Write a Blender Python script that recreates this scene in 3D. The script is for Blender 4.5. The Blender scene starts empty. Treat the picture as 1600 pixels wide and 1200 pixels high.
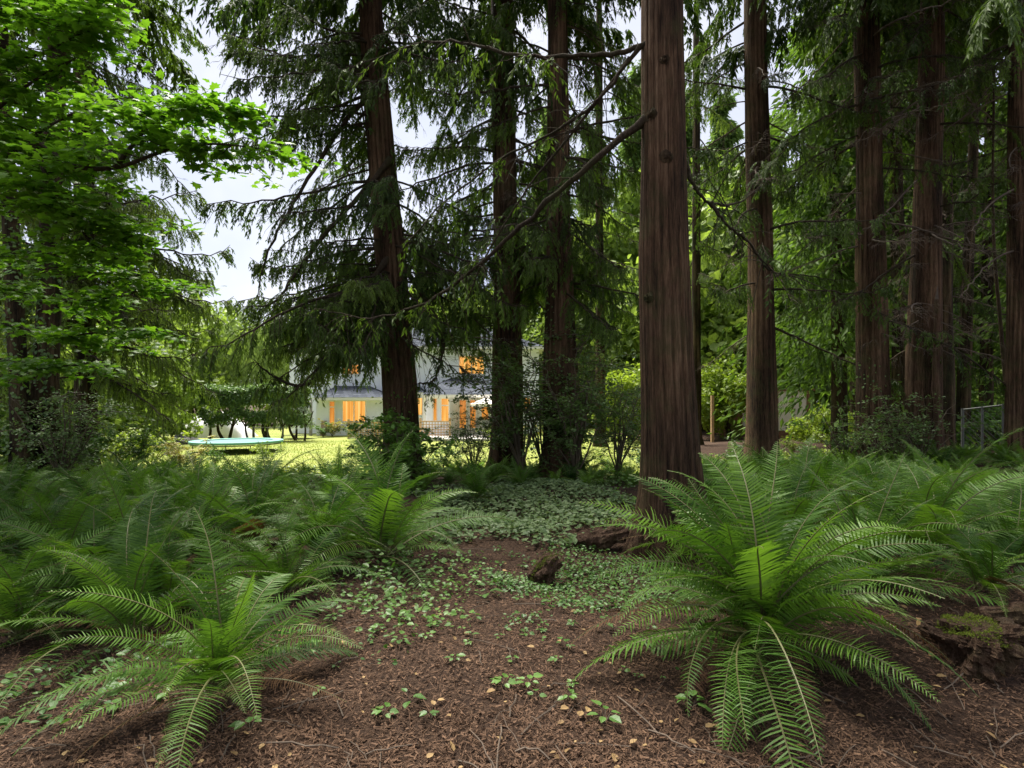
import bpy, math
import numpy as np
from mathutils import Vector, Matrix

# ------------------------------------------------------------------ camera, sky, sun, exposure
F = 889.0           # focal length in photo pixels (1600 px wide frame)
HOR = 630.0         # photo row of the horizon
CAMZ = 1.5
scene = bpy.context.scene
cd = bpy.data.cameras.new('camera'); cam = bpy.data.objects.new('camera', cd)
scene.collection.objects.link(cam)
cam.location = (0, 0, CAMZ); cam.rotation_euler = (math.radians(90), 0, 0)
cd.sensor_width = 36; cd.lens = 36 * F / 1600; cd.shift_y = (HOR - 600) / 1600
cd.clip_start = .05; cd.clip_end = 2000
scene.camera = cam

SUN = Vector((-.22, .34, .92)).normalized()
w = bpy.data.worlds.new('World'); scene.world = w; w.use_nodes = True
nt = w.node_tree; nt.nodes.clear()
wo = nt.nodes.new('ShaderNodeOutputWorld'); bg = nt.nodes.new('ShaderNodeBackground')
sky = nt.nodes.new('ShaderNodeTexSky'); sky.sky_type = 'NISHITA'; sky.sun_disc = False
sky.sun_elevation = math.asin(SUN.z); sky.sun_rotation = math.atan2(SUN.x, SUN.y)
sky.air_density = 1.0; sky.dust_density = 1.5; sky.ozone_density = 2.0
mx = nt.nodes.new('ShaderNodeMix'); mx.data_type = 'RGBA'; mx.inputs[0].default_value = .86
mx.inputs[7].default_value = (2.5, 2.5, 2.78, 1)      # thin even cloud veil over the clear sky
wn = nt.nodes.new('ShaderNodeTexNoise'); wn.inputs['Scale'].default_value = 2.6; wn.inputs['Detail'].default_value = 5; wn.inputs['Roughness'].default_value = .6
wt = nt.nodes.new('ShaderNodeTexCoord'); nt.links.new(wt.outputs['Generated'], wn.inputs['Vector'])
wr = nt.nodes.new('ShaderNodeValToRGB'); wr.color_ramp.elements[0].position = .36; wr.color_ramp.elements[0].color = (.70, .74, .90, 1); wr.color_ramp.elements[1].position = .64; wr.color_ramp.elements[1].color = (1, .98, 1, 1)
wm = nt.nodes.new('ShaderNodeVectorMath'); wm.operation = 'SCALE'; wm.inputs['Scale'].default_value = 2.95
nt.links.new(wn.outputs['Fac'], wr.inputs[0]); nt.links.new(wr.outputs[0], wm.inputs[0]); nt.links.new(wm.outputs[0], mx.inputs[7])
nt.links.new(sky.outputs[0], mx.inputs[6]); nt.links.new(mx.outputs[2], bg.inputs[0])
nt.links.new(bg.outputs[0], wo.inputs[0]); bg.inputs[1].default_value = .115
sd = bpy.data.lights.new('sun', 'SUN'); sun = bpy.data.objects.new('sun', sd)
scene.collection.objects.link(sun); sd.energy = 4.4; sd.angle = math.radians(28); sd.color = (1, .95, .84)
sun.rotation_euler = SUN.to_track_quat('Z', 'Y').to_euler()
scene.view_settings.view_transform = 'Standard'; scene.view_settings.look = 'None'
scene.view_settings.gamma = 1; scene.view_settings.use_curve_mapping = False
scene.view_settings.exposure = 1.58
scene.cycles.max_bounces = 7; scene.cycles.diffuse_bounces = 4; scene.cycles.glossy_bounces = 2
scene.cycles.transmission_bounces = 5; scene.cycles.transparent_max_bounces = 6
scene.cycles.use_denoising = True
scene.cycles.use_adaptive_sampling = True; scene.cycles.adaptive_threshold = .015
scene.cycles.caustics_reflective = False; scene.cycles.caustics_refractive = False

C = scene.collection
R = np.random.default_rng(7)
def X(px, Y): return (px - 800) / F * Y
def Z(py, Y): return CAMZ - (py - HOR) / F * Y
def P(px, py, Y): return np.array((X(px, Y), Y, Z(py, Y)))

# ------------------------------------------------------------------ ground height
def sstep(a, b, x):
    t = np.clip((np.asarray(x, float) - a) / (b - a), 0, 1); return t * t * (3 - 2 * t)
def gz(x, y):
    x = np.asarray(x, float); y = np.asarray(y, float)
    z = -.58 * sstep(9, 19, y)
    rough = 1 - sstep(13, 17, y) * (1 - sstep(3.5, 6, x))
    z = z + rough * (.05 * np.sin(x * 1.3 + .7 * y) + .04 * np.sin(2.1 * y - x * .6 + 1) + .02 * np.sin(4.3 * x + 3.1 * y))
    z = z + .12 * sstep(1.0, 2.2, x) * (1 - sstep(4.4, 6.0, y)) * sstep(2.2, 3.2, y)     # low mound under the near fern
    z = z + .35 * sstep(5, 12, x) * sstep(6, 12, y) * (1 - sstep(24, 30, y))
    return z
def ground_py(px, py):
    """world point where the photo pixel meets the ground"""
    Y = 3.0
    for _ in range(40):
        Y = .5 * Y + .5 * (CAMZ - float(gz(X(px, Y), Y))) * F / max(py - HOR, 8)
    return X(px, Y), Y

# ------------------------------------------------------------------ mesh collector
class MB:
    def __init__(s): s.v = []; s.f = []; s.n = 0; s.t = []
    def add(s, v, f, mat=0, tint=.5):
        v = np.asarray(v, np.float32).reshape(-1, 3); f = np.asarray(f, np.int32)
        s.v.append(v); s.f.append((f + s.n, mat)); s.n += len(v)
        t = np.asarray(tint, np.float32); s.t.append(np.full(len(v), t) if t.ndim == 0 else t)
        return s
    def merge(s, o, M=None, mat=None):
        for v in (o.v and [np.concatenate(o.v)]):
            if M is not None: v = v @ np.asarray(M)[:3, :3].T + np.asarray(M)[:3, 3]
            s.v.append(v.astype(np.float32)); s.t.append(np.concatenate(o.t))
        for f, m in o.f: s.f.append((f + s.n, m if mat is None else mat))
        s.n += o.n; return s
    def mesh(s, name, mats, smooth=False):
        me = bpy.data.meshes.new(name)
        v = np.concatenate(s.v); me.vertices.add(len(v)); me.vertices.foreach_set('co', v.ravel())
        loops = np.concatenate([f.ravel() for f, _ in s.f])
        tot = np.concatenate([np.full(len(f), f.shape[1], np.int32) for f, _ in s.f])
        mi = np.concatenate([np.full(len(f), m, np.int32) for f, m in s.f])
        me.loops.add(len(loops)); me.loops.foreach_set('vertex_index', loops)
        me.polygons.add(len(tot)); st = np.concatenate(([0], np.cumsum(tot)[:-1])).astype(np.int32)
        me.polygons.foreach_set('loop_start', st); me.polygons.foreach_set('loop_total', tot)
        me.polygons.foreach_set('material_index', mi)
        me.polygons.foreach_set('use_smooth', np.full(len(tot), smooth))
        a = me.attributes.new('tint', 'FLOAT', 'POINT'); a.data.foreach_set('value', np.concatenate(s.t).astype(np.float32))
        for m in (mats if isinstance(mats, (list, tuple)) else [mats]): me.materials.append(m)
        me.update(calc_edges=True); return me
    def obj(s, name, mats, parent=None, smooth=False): return link(name, s.mesh(name, mats, smooth), parent)

def link(name, me, parent=None, loc=None, rot=None, scale=None):
    o = bpy.data.objects.new(name, me); C.objects.link(o)
    if parent is not None: o.parent = parent
    if loc is not None: o.location = [float(c) for c in loc]
    if rot is not None: o.rotation_euler = [float(c) for c in rot]
    if scale is not None: o.scale = (float(scale),) * 3 if np.ndim(scale) == 0 else [float(c) for c in scale]
    return o
def tag(o, label=None, cat=None, group=None, kind=None):
    for k, v in (('label', label), ('category', cat), ('group', group), ('kind', kind)):
        if v: o[k] = v
    return o
def thing(name, loc, label, cat, group=None, rz=0., scale=None):
    return tag(link(name, None, None, loc, (0, 0, rz), scale), label, cat, group)
def box(mb, a, b, mat=0, tint=.5, bev=0):
    x0, y0, z0 = a; x1, y1, z1 = b
    v = [(x0,y0,z0),(x1,y0,z0),(x1,y1,z0),(x0,y1,z0),(x0,y0,z1),(x1,y0,z1),(x1,y1,z1),(x0,y1,z1)]
    mb.add(v, [(0,3,2,1),(4,5,6,7),(0,1,5,4),(1,2,6,5),(2,3,7,6),(3,0,4,7)], mat, tint); return mb
def norm(a): a = np.asarray(a, float); return a / np.maximum(np.linalg.norm(a, axis=-1, keepdims=True), 1e-9)
def frames(D, U):
    """rotation matrices with columns (side, dir, normal)"""
    D = norm(D); S = norm(np.cross(D, U)); N = np.cross(S, D)
    return np.stack([S, D, N], axis=-1)
def scatter(mb, tv, tf, pos, rot, sc, mat=0, tint=None):
    """copies of a template (its leaf points along +Y, face up +Z)"""
    tv = np.asarray(tv, float); tf = np.asarray(tf); n = len(pos); k = len(tv)
    sc = np.asarray(sc, float)
    sc = sc.reshape(n, 1, -1) if sc.ndim > 1 else (sc.reshape(n, 1, 1) if sc.ndim else np.full((n, 1, 1), float(sc)))
    v = np.einsum('nij,nkj->nki', rot, tv[None] * sc) + np.asarray(pos)[:, None, :]
    f = (tf[None] + (np.arange(n) * k)[:, None, None]).reshape(-1, tf.shape[1])
    t = np.repeat(tint if tint is not None else R.random(n), k)
    return mb.add(v.reshape(-1, 3), f, mat, t)
def tube(mb, pts, rad, seg=6, mat=0, tint=.5, cap=True):
    pts = np.asarray(pts, float); n = len(pts); rad = np.broadcast_to(np.asarray(rad, float), (n,))
    T = norm(np.gradient(pts, axis=0)); ref = np.array((.13, .21, 1.)) if abs(T[0, 2]) < .9 else np.array((1., .2, .1))
    S = norm(np.cross(T, ref)); N = np.cross(S, T)
    a = np.linspace(0, 2 * np.pi, seg, endpoint=False)
    v = pts[:, None] + rad[:, None, None] * (np.cos(a)[None, :, None] * S[:, None] + np.sin(a)[None, :, None] * N[:, None])
    i = np.arange(n - 1)[:, None] * seg; j = np.arange(seg)[None]; j2 = (j + 1) % seg
    f = np.stack([i + j, i + j2, i + seg + j2, i + seg + j], -1).reshape(-1, 4)
    mb.add(v.reshape(-1, 3), f, mat, tint)
    if cap and seg > 3:
        mb.add(v[-1], [list(range(seg))], mat, tint); mb.add(v[0], [list(range(seg))[::-1]], mat, tint)
    return mb
def bez(pts, n):
    """smooth Catmull-Rom resampling"""
    p = np.asarray(pts, float); p = np.vstack([2 * p[0] - p[1], p, 2 * p[-1] - p[-2]]); out = []
    m = len(p) - 3
    for u in np.linspace(0, m - 1e-6, n):
        i = int(u); t = u - i; a, b, c, d = p[i:i + 4]
        out.append(.5 * (2 * b + (c - a) * t + (2 * a - 5 * b + 4 * c - d) * t * t + (3 * b - a - 3 * c + d) * t ** 3))
    return np.array(out)

DIAMOND = ([(0,0,0), (.5,.42,.04), (0,1,-.06), (-.5,.42,.04)], [(0,1,2,3)])
OVAL = ([(0,0,0), (.3,.2,.06), (.34,.55,.05), (0,1,-.08), (-.34,.55,.05), (-.3,.2,.06), (0,.5,-.02)],
        [(0,1,6),(1,2,6),(2,3,6),(3,4,6),(4,5,6),(5,0,6)])
_ml = [(0,0),(.16,-.06),(.42,-.1),(.36,.1),(.62,.28),(.36,.38),(.34,.62),(.16,.6),(0,1.0),(-.16,.6),(-.34,.62),(-.36,.38),(-.62,.28),(-.36,.1),(-.42,-.1),(-.16,-.06)]
MAPLE = ([(x, y, -.16 * (x * x + (y - .3) ** 2)) for x, y in _ml] + [(0,.3,.03)], [(i, (i + 1) % 16, 16) for i in range(16)])

# ------------------------------------------------------------------ materials
def newmat(name):
    m = bpy.data.materials.new(name); m.use_nodes = True; t = m.node_tree; t.nodes.clear()
    o = t.nodes.new('ShaderNodeOutputMaterial'); return m, t, o
def N(t, typ, **kw):
    n = t.nodes.new(typ)
    for k, v in kw.items():
        if k.startswith('i_'): n.inputs[int(k[2:])].default_value = v
        else: setattr(n, k, v)
    return n
def ramp(t, fac, stops):
    r = t.nodes.new('ShaderNodeValToRGB'); e = r.color_ramp.elements
    while len(e) < len(stops): e.new(.5)
    for q, (p, c) in zip(e, stops): q.position = p; q.color = (*c, 1)
    t.links.new(fac, r.inputs[0]); return r.outputs[0]
def noise(t, vec, scale, detail=4, rough=.6):
    n = N(t, 'ShaderNodeTexNoise'); n.inputs['Scale'].default_value = scale
    n.inputs['Detail'].default_value = detail; n.inputs['Roughness'].default_value = rough
    if vec is not None: t.links.new(vec, n.inputs['Vector'])
    return n.outputs['Fac']
def math_(t, op, a, b=None):
    n = N(t, 'ShaderNodeMath', operation=op)
    for i, q in enumerate((a, b)):
        if q is None: continue
        if isinstance(q, (int, float)): n.inputs[i].default_value = q
        else: t.links.new(q, n.inputs[i])
    return n.outputs[0]
def leaf_mat(name, dark, light, trans=None, rough=.45, tfac=.35, spec=.4, objvar=.25):
    m, t, o = newmat(name)
    at = N(t, 'ShaderNodeAttribute', attribute_name='tint'); oi = N(t, 'ShaderNodeObjectInfo')
    geo = N(t, 'ShaderNodeNewGeometry')
    nz = noise(t, geo.outputs['Position'], .9, 2)
    f = math_(t, 'ADD', math_(t, 'MULTIPLY', at.outputs['Fac'], .55), math_(t, 'MULTIPLY', nz, .45))
    f = math_(t, 'ADD', f, math_(t, 'MULTIPLY', math_(t, 'SUBTRACT', oi.outputs['Random'], .5), objvar * 2))
    mid = tuple((a + b) / 2 for a, b in zip(dark, light))
    c = ramp(t, f, [(.08, dark), (.5, mid), (.95, light)])
    b = N(t, 'ShaderNodeBsdfPrincipled'); b.inputs['Roughness'].default_value = rough
    b.inputs['Specular IOR Level'].default_value = spec; t.links.new(c, b.inputs['Base Color'])
    tr = N(t, 'ShaderNodeBsdfTranslucent'); g = N(t, 'ShaderNodeMix', data_type='RGBA', blend_type='MULTIPLY', i_0=1.)
    g.inputs[7].default_value = (*(trans or (1.4, 1.45, .8)), 1); t.links.new(c, g.inputs[6]); t.links.new(g.outputs[2], tr.inputs[0])
    x = N(t, 'ShaderNodeMixShader', i_0=tfac); t.links.new(b.outputs[0], x.inputs[1]); t.links.new(tr.outputs[0], x.inputs[2])
    t.links.new(x.outputs[0], o.inputs[0]); return m
def plain(name, col, rough=.6, var=.15, scale=6., bump=0., bscale=40., metal=0., spec=.4):
    m, t, o = newmat(name)
    tc = N(t, 'ShaderNodeTexCoord'); nz = noise(t, tc.outputs['Object'], scale, 5)
    c = ramp(t, nz, [(.25, tuple(x * (1 - var) for x in col)), (.75, tuple(min(1, x * (1 + var)) for x in col))])
    b = N(t, 'ShaderNodeBsdfPrincipled'); b.inputs['Roughness'].default_value = rough
    b.inputs['Metallic'].default_value = metal; b.inputs['Specular IOR Level'].default_value = spec
    t.links.new(c, b.inputs['Base Color']); t.links.new(b.outputs[0], o.inputs[0])
    if bump:
        bp = N(t, 'ShaderNodeBump'); bp.inputs['Strength'].default_value = bump; bp.inputs['Distance'].default_value = .02
        t.links.new(noise(t, tc.outputs['Object'], bscale, 5), bp.inputs['Height']); t.links.new(bp.outputs[0], b.inputs['Normal'])
    return m
def bark_mat(name, dark, mid, light, moss=.0, fine=1.):
    m, t, o = newmat(name)
    tc = N(t, 'ShaderNodeTexCoord'); geo = N(t, 'ShaderNodeNewGeometry')
    mp = N(t, 'ShaderNodeMapping'); mp.inputs['Scale'].default_value = (1, 1, .08); t.links.new(tc.outputs['Object'], mp.inputs[0])
    n1 = noise(t, mp.outputs[0], 24 * fine, 6, .75); n2 = noise(t, mp.outputs[0], 75 * fine, 4, .75); n3 = noise(t, tc.outputs['Object'], 1.2, 3)
    at = N(t, 'ShaderNodeAttribute', attribute_name='tint')
    h = math_(t, 'ADD', math_(t, 'MULTIPLY', n1, .6), math_(t, 'MULTIPLY', n2, .4))
    hh = math_(t, 'ADD', math_(t, 'MULTIPLY', h, .8), math_(t, 'MULTIPLY', at.outputs['Fac'], .3))
    c = ramp(t, hh, [(.41, dark), (.545, mid), (.69, light)])
    mm = N(t, 'ShaderNodeMix', data_type='RGBA', blend_type='MULTIPLY', i_0=.8); t.links.new(c, mm.inputs[6])
    t.links.new(ramp(t, n3, [(.3, (.62, .6, .62)), (.7, (1.2, 1.12, 1.05))]), mm.inputs[7]); c = mm.outputs[2]
    if moss:
        m2 = N(t, 'ShaderNodeMix', data_type='RGBA'); m2.inputs[7].default_value = (.05, .062, .02, 1)
        n4 = noise(t, tc.outputs['Object'], 2.3, 5, .7)
        fm = N(t, 'ShaderNodeMapRange'); fm.inputs['From Min'].default_value = .62 - .25 * moss; fm.inputs['From Max'].default_value = .8
        fm.inputs['To Max'].default_value = .75
        t.links.new(n4, fm.inputs['Value']); t.links.new(fm.outputs[0], m2.inputs[0]); t.links.new(c, m2.inputs[6]); c = m2.outputs[2]
    b = N(t, 'ShaderNodeBsdfPrincipled'); b.inputs['Roughness'].default_value = .9; b.inputs['Specular IOR Level'].default_value = .15
    t.links.new(c, b.inputs['Base Color'])
    bp = N(t, 'ShaderNodeBump'); bp.inputs['Strength'].default_value = 1.; bp.inputs['Distance'].default_value = .06
    t.links.new(h, bp.inputs['Height']); t.links.new(bp.outputs[0], b.inputs['Normal']); t.links.new(b.outputs[0], o.inputs[0])
    return m

M = {}
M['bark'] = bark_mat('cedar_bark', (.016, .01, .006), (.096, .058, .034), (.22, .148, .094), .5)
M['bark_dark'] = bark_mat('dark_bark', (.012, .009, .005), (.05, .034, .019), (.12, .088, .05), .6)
M['limb'] = bark_mat('limb_bark', (.02, .015, .012), (.06, .045, .032), (.12, .1, .07), .7, 2.)
M['twig'] = plain('dead_twig', (.10, .075, .055), .9, .5, 5)
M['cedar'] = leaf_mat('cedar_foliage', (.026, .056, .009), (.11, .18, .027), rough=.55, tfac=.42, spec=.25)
M['cedar_lit'] = leaf_mat('cedar_foliage_lit', (.055, .1, .018), (.18, .26, .05), rough=.55, tfac=.48, spec=.25)  # paler cedar leaf for brightly lit boughs, the light is put into its colour
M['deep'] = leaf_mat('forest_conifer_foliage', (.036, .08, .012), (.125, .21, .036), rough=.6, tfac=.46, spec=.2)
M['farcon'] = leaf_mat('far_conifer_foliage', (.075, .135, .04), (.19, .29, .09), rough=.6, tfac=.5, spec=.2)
M['fardec'] = leaf_mat('far_broadleaf_foliage', (.1, .16, .03), (.26, .35, .08), rough=.55, tfac=.45)
M['willow'] = leaf_mat('willow_foliage', (.11, .17, .05), (.24, .32, .11), rough=.55, tfac=.42)
M['maple'] = leaf_mat('maple_leaf', (.065, .16, .014), (.17, .32, .028), (1.4, 1.5, .65), .42, .52, .3)
M['fern'] = leaf_mat('fern_blade', (.018, .058, .008), (.11, .218, .028), (1.35, 1.4, .6), .52, .32, .25, .3)
M['fernb'] = leaf_mat('fern_blade_fresh', (.075, .165, .016), (.165, .3, .034), (1.35, 1.38, .75), .42, .35, .4, .18)
M['fernd'] = leaf_mat('fern_blade_withered', (.06, .03, .015), (.16, .085, .04), (1.2, 1.1, .7), .7, .25, .2)
M['rachis'] = plain('fern_stalk', (.1, .1, .035), .6, .3, 9)
M['shrub'] = leaf_mat('shrub_leaf', (.045, .11, .018), (.14, .27, .04), rough=.4, tfac=.38)
M['huckle'] = leaf_mat('evergreen_shrub_leaf', (.04, .09, .024), (.13, .21, .058), rough=.42, tfac=.36, spec=.45)
M['yellow'] = leaf_mat('yellow_green_leaf', (.13, .2, .02), (.32, .4, .06), rough=.5, tfac=.42)
M['golden'] = leaf_mat('golden_leaf', (.24, .23, .05), (.45, .4, .13), rough=.5, tfac=.4)
M['ivy'] = leaf_mat('groundcover_leaf', (.05, .1, .03), (.19, .26, .11), rough=.5, tfac=.25, spec=.35)
M['seedling'] = leaf_mat('seedling_leaf', (.04, .1, .02), (.12, .23, .045), rough=.45, tfac=.3)
M['spruce'] = leaf_mat('blue_spruce_foliage', (.13, .18, .12), (.28, .34, .25), rough=.6, tfac=.3)
M['laurel'] = leaf_mat('hedge_leaf', (.045, .095, .03), (.15, .24, .08), rough=.4, tfac=.32, spec=.45)
M['stem'] = plain('shrub_stem', (.09, .07, .045), .8, .35, 8)
M['chip1'] = leaf_mat('litter_chips', (.022, .012, .0075), (.18, .105, .064), (1, 1, 1), .85, .05, .2)
M['moss'] = plain('moss', (.085, .11, .02), .95, .5, 20, 1., 60)
M['rotten'] = bark_mat('rotten_wood', (.02, .012, .008), (.09, .055, .035), (.2, .14, .1), .5)

def ground_mat():
    m, t, o = newmat('forest_floor'); geo = N(t, 'ShaderNodeNewGeometry'); p = geo.outputs['Position']
    n1 = noise(t, p, 38, 6, .75); n2 = noise(t, p, 1.1, 4)
    c = ramp(t, n1, [(.3, (.02, .012, .008)), (.5, (.055, .033, .021)), (.72, (.12, .078, .05))])
    mm = N(t, 'ShaderNodeMix', data_type='RGBA', blend_type='MULTIPLY', i_0=.8); t.links.new(c, mm.inputs[6])
    t.links.new(ramp(t, n2, [(.3, (.6, .55, .55)), (.7, (1.15, 1.1, 1.1))]), mm.inputs[7])
    b = N(t, 'ShaderNodeBsdfPrincipled'); b.inputs['Roughness'].default_value = .92; b.inputs['Specular IOR Level'].default_value = .2
    t.links.new(mm.outputs[2], b.inputs['Base Color'])
    bp = N(t, 'ShaderNodeBump'); bp.inputs['Strength'].default_value = 1; bp.inputs['Distance'].default_value = .03
    t.links.new(n1, bp.inputs['Height']); t.links.new(bp.outputs[0], b.inputs['Normal']); t.links.new(b.outputs[0], o.inputs[0]); return m
def lawn_mat():
    m, t, o = newmat('lawn_grass'); geo = N(t, 'ShaderNodeNewGeometry'); p = geo.outputs['Position']
    n1 = noise(t, p, 30, 6, .75); n2 = noise(t, p, .7, 4)
    c = ramp(t, n2, [(.3, (.18, .22, .055)), (.55, (.27, .3, .085)), (.75, (.34, .34, .12))])
    mm = N(t, 'ShaderNodeMix', data_type='RGBA', blend_type='MULTIPLY', i_0=.8); t.links.new(c, mm.inputs[6])
    t.links.new(ramp(t, n1, [(.3, (.6, .65, .5)), (.7, (1.2, 1.2, 1.1))]), mm.inputs[7])
    b = N(t, 'ShaderNodeBsdfPrincipled'); b.inputs['Roughness'].default_value = .9; b.inputs['Specular IOR Level'].default_value = .2
    t.links.new(mm.outputs[2], b.inputs['Base Color'])
    bp = N(t, 'ShaderNodeBump'); bp.inputs['Strength'].default_value = .8; bp.inputs['Distance'].default_value = .03
    t.links.new(n1, bp.inputs['Height']); t.links.new(bp.outputs[0], b.inputs['Normal']); t.links.new(b.outputs[0], o.inputs[0]); return m
M['ground'] = ground_mat(); M['lawn'] = lawn_mat()

# ------------------------------------------------------------------ ground sheets
def sheet(name, xs, ys, mat, dz=0.):
    xx, yy = np.meshgrid(xs, ys); zz = gz(xx, yy) + dz
    n, m_ = len(xs), len(ys); i = np.arange(m_ - 1)[:, None] * n; j = np.arange(n - 1)[None]
    f = np.stack([i + j, i + j + 1, i + n + j + 1, i + n + j], -1).reshape(-1, 4)
    return MB().add(np.stack([xx, yy, zz], -1).reshape(-1, 3), f).obj(name, mat, smooth=True)
xs = np.concatenate([np.linspace(-400, -14, 24), np.linspace(-13, 13, 220), np.linspace(14, 400, 24)])
ys = np.concatenate([np.linspace(-60, -1, 12), np.linspace(0, 20, 180), np.linspace(20.5, 50, 60), np.linspace(55, 700, 30)])
tag(sheet('forest_ground', xs, ys, M['ground']), kind='structure')
tag(sheet('lawn', np.linspace(-26, 7, 90), np.linspace(14, 52, 120), M['lawn'], .035), kind='structure')
# short uneven grass on the lawn
mb = MB(); n = 26000
gx, gy = R.uniform(-15, 6.5, n), 14.2 + 17 * R.random(n) ** 1.5
pos = np.stack([gx, gy, gz(gx, gy) + .03], -1)
D = np.stack([R.normal(0, .4, n), R.normal(0, .4, n), np.ones(n)], -1)
scatter(mb, *DIAMOND, pos, frames(D, R.normal(size=(n, 3))), np.stack([np.full(n, .03), R.uniform(.04, .09, n), np.full(n, .03)], -1))
M['blade'] = leaf_mat('lawn_blade', (.18, .22, .055), (.32, .35, .1), rough=.6, tfac=.35)
tag(mb.obj('grass', M['blade']), 'short bright yellow-green grass of the sunlit lawn', 'grass', kind='stuff')

# ------------------------------------------------------------------ trunks and branches
def trunk_mesh(axis, rad, zg, seg, rows, depth, seed):
    """axis: list of points from ground to top; fibrous ridges and a flared foot"""
    r_ = np.random.default_rng(seed)
    axis = np.asarray(axis); zs = axis[:, 2]
    t = np.linspace(0, 1, rows) ** 1.25; z = zg - .25 + (zs[-1] - zg + .25) * t
    cx = np.interp(z, zs, axis[:, 0]); cy = np.interp(z, zs, axis[:, 1]); rr = np.interp(z, zs, rad)
    th = np.linspace(0, 2 * np.pi, seg, endpoint=False)
    TH, ZZ = np.meshgrid(th, z)
    ridge = np.zeros_like(TH); amp = 0
    for k in (9, 16, 25, 37, 49, 61):
        if k * 2.4 > seg: break
        ph = r_.uniform(0, 6.28); dr = sum(r_.uniform(.2, .9) * np.sin(ZZ * r_.uniform(.4, 2.2) + r_.uniform(0, 6.28)) for _ in range(3))
        gate = .6 + .4 * np.sin(ZZ * r_.uniform(.7, 2.5) + 3 * np.sin(TH + ph)); a = 1 / (k ** .55); amp += a
        ridge += a * gate * (np.abs(np.sin(k * TH / 2 * 2 + ph + dr * .45)) ** .8)
    ridge /= max(amp, 1e-6)
    lob = 1 + .035 * np.sin(2 * TH + r_.uniform(0, 6) + .3 * ZZ) + .025 * np.sin(3 * TH + r_.uniform(0, 6) - .5 * ZZ)
    fl = np.exp(-np.maximum(ZZ - zg, 0) / .38)
    lob = lob + fl * (.42 + .2 * np.sin(5 * TH + r_.uniform(0, 6)) + .1 * np.sin(8 * TH))
    rad2 = rr[:, None] * (lob + depth * (ridge - .55))
    v = np.stack([cx[:, None] + rad2 * np.cos(TH), cy[:, None] + rad2 * np.sin(TH), ZZ], -1).reshape(-1, 3)
    i = np.arange(rows - 1)[:, None] * seg; j = np.arange(seg)[None]; j2 = (j + 1) % seg
    f = np.stack([i + j, i + j2, i + seg + j2, i + seg + j], -1).reshape(-1, 4)
    return MB().add(v, f, 0, np.clip(ridge.reshape(-1), 0, 1))

def foliage_twig(mb, base, dirv, length, r_, dens=1., el=(.09, .17), wd=.034, hang=.75):
    """a drooping cedar spray: thin twig with flat hanging leaf fans"""
    n = 6; s = np.linspace(0, 1, n)
    d = norm(dirv); pts = base + (s[:, None] * d * length * (1 - .3 * s[:, None])) + np.stack([0 * s, 0 * s, -hang * length * s ** 1.6], -1)
    k = max(3, int(length * 30 * dens)); u = r_.uniform(.08, 1, k)
    p = np.stack([np.interp(u, s, pts[:, c]) for c in range(3)], -1)
    tang = norm(np.stack([np.interp(u, s, np.gradient(pts[:, c])) for c in range(3)], -1))
    side = norm(np.cross(tang, (0, 0, 1))) * r_.choice((-1, 1), k)[:, None]
    D = norm(tang * .8 + side * r_.uniform(.3, 1, k)[:, None] + np.array((0, 0, -.55)) + r_.normal(0, .22, (k, 3)))
    l = r_.uniform(*el, k)
    scatter(mb, *DIAMOND, p, frames(D, np.cross(tang, side) + r_.normal(0, .45, (k, 3))), np.stack([np.full(k, wd) * r_.uniform(.7, 1.3, k), l, l], -1), 0, np.clip(r_.normal(.45, .25) + r_.normal(0, .15, k), 0, 1))
    return pts

def cedar_branch(seed, L=4., live=1., r0=.035, el=(.07, .15), wd=.03):
    r_ = np.random.default_rng(seed); n = 16; s = np.linspace(0, 1, n)
    slope = r_.uniform(-.35, .1); sag = r_.uniform(.55, 1.1); up = r_.uniform(.25, .7)
    bend = r_.normal(0, .25); bend2 = r_.normal(0, .12)
    z = L * (slope * s - sag * .42 * s ** 1.7 + up * .42 * s ** 4)
    pts = np.stack([L * s * (1 - .12 * s), L * (bend * s ** 2 + bend2 * np.sin(s * 5)) * .4, z], -1) + np.vstack([[0, 0, 0], r_.normal(0, .012 * L, (n - 1, 3))]) * s[:, None]
    wood = MB(); tube(wood, pts, r0 * (1 - s) ** .8 + .005, 6)
    leaf = MB()
    m = int(62 if live > 0 else 26)
    for i in range(m):
        u = r_.uniform(.12, .99); b = np.array([np.interp(u, s, pts[:, c]) for c in range(3)])
        g = norm(np.array([np.interp(u, s, np.gradient(pts[:, c])) for c in range(3)]))
        sd_ = norm(np.cross(g, (0, 0, 1))) * r_.choice((-1, 1))
        d = norm(g * r_.uniform(.3, 1.) + sd_ * r_.uniform(.4, 1.1) + np.array((0, 0, r_.uniform(-.45, .15))))
        ln = r_.uniform(.35, .95) * (1 - .45 * u) * L / 4
        if live > 0 and r_.random() < live:
            tp = foliage_twig(leaf, b, d, ln, r_, 2.1, el, wd, r_.uniform(.5, 1.3)); tube(wood, tp, np.linspace(.008, .003, len(tp)), 3, cap=False)
        else:
            q = np.linspace(0, 1, 5)[:, None]
            tp = b + d * ln * 1.3 * q + np.array((0, 0, -1)) * ln * r_.uniform(-.1, .6) * q ** 2 + r_.normal(0, .03, (5, 3)) * q
            tube(wood, tp, np.linspace(.007, .002, 5), 3, cap=False)
            for _ in range(2):
                c0 = tp[r_.integers(1, 4)]; d2 = norm(d + r_.normal(0, .7, 3)); tube(wood, np.stack([c0, c0 + d2 * ln * .3, c0 + d2 * ln * .5 + (0, 0, -.08)]), (.004, .003, .0015), 3, cap=False)
    return wood, leaf
LIVE = []; LIT = []; BARE = []
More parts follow.
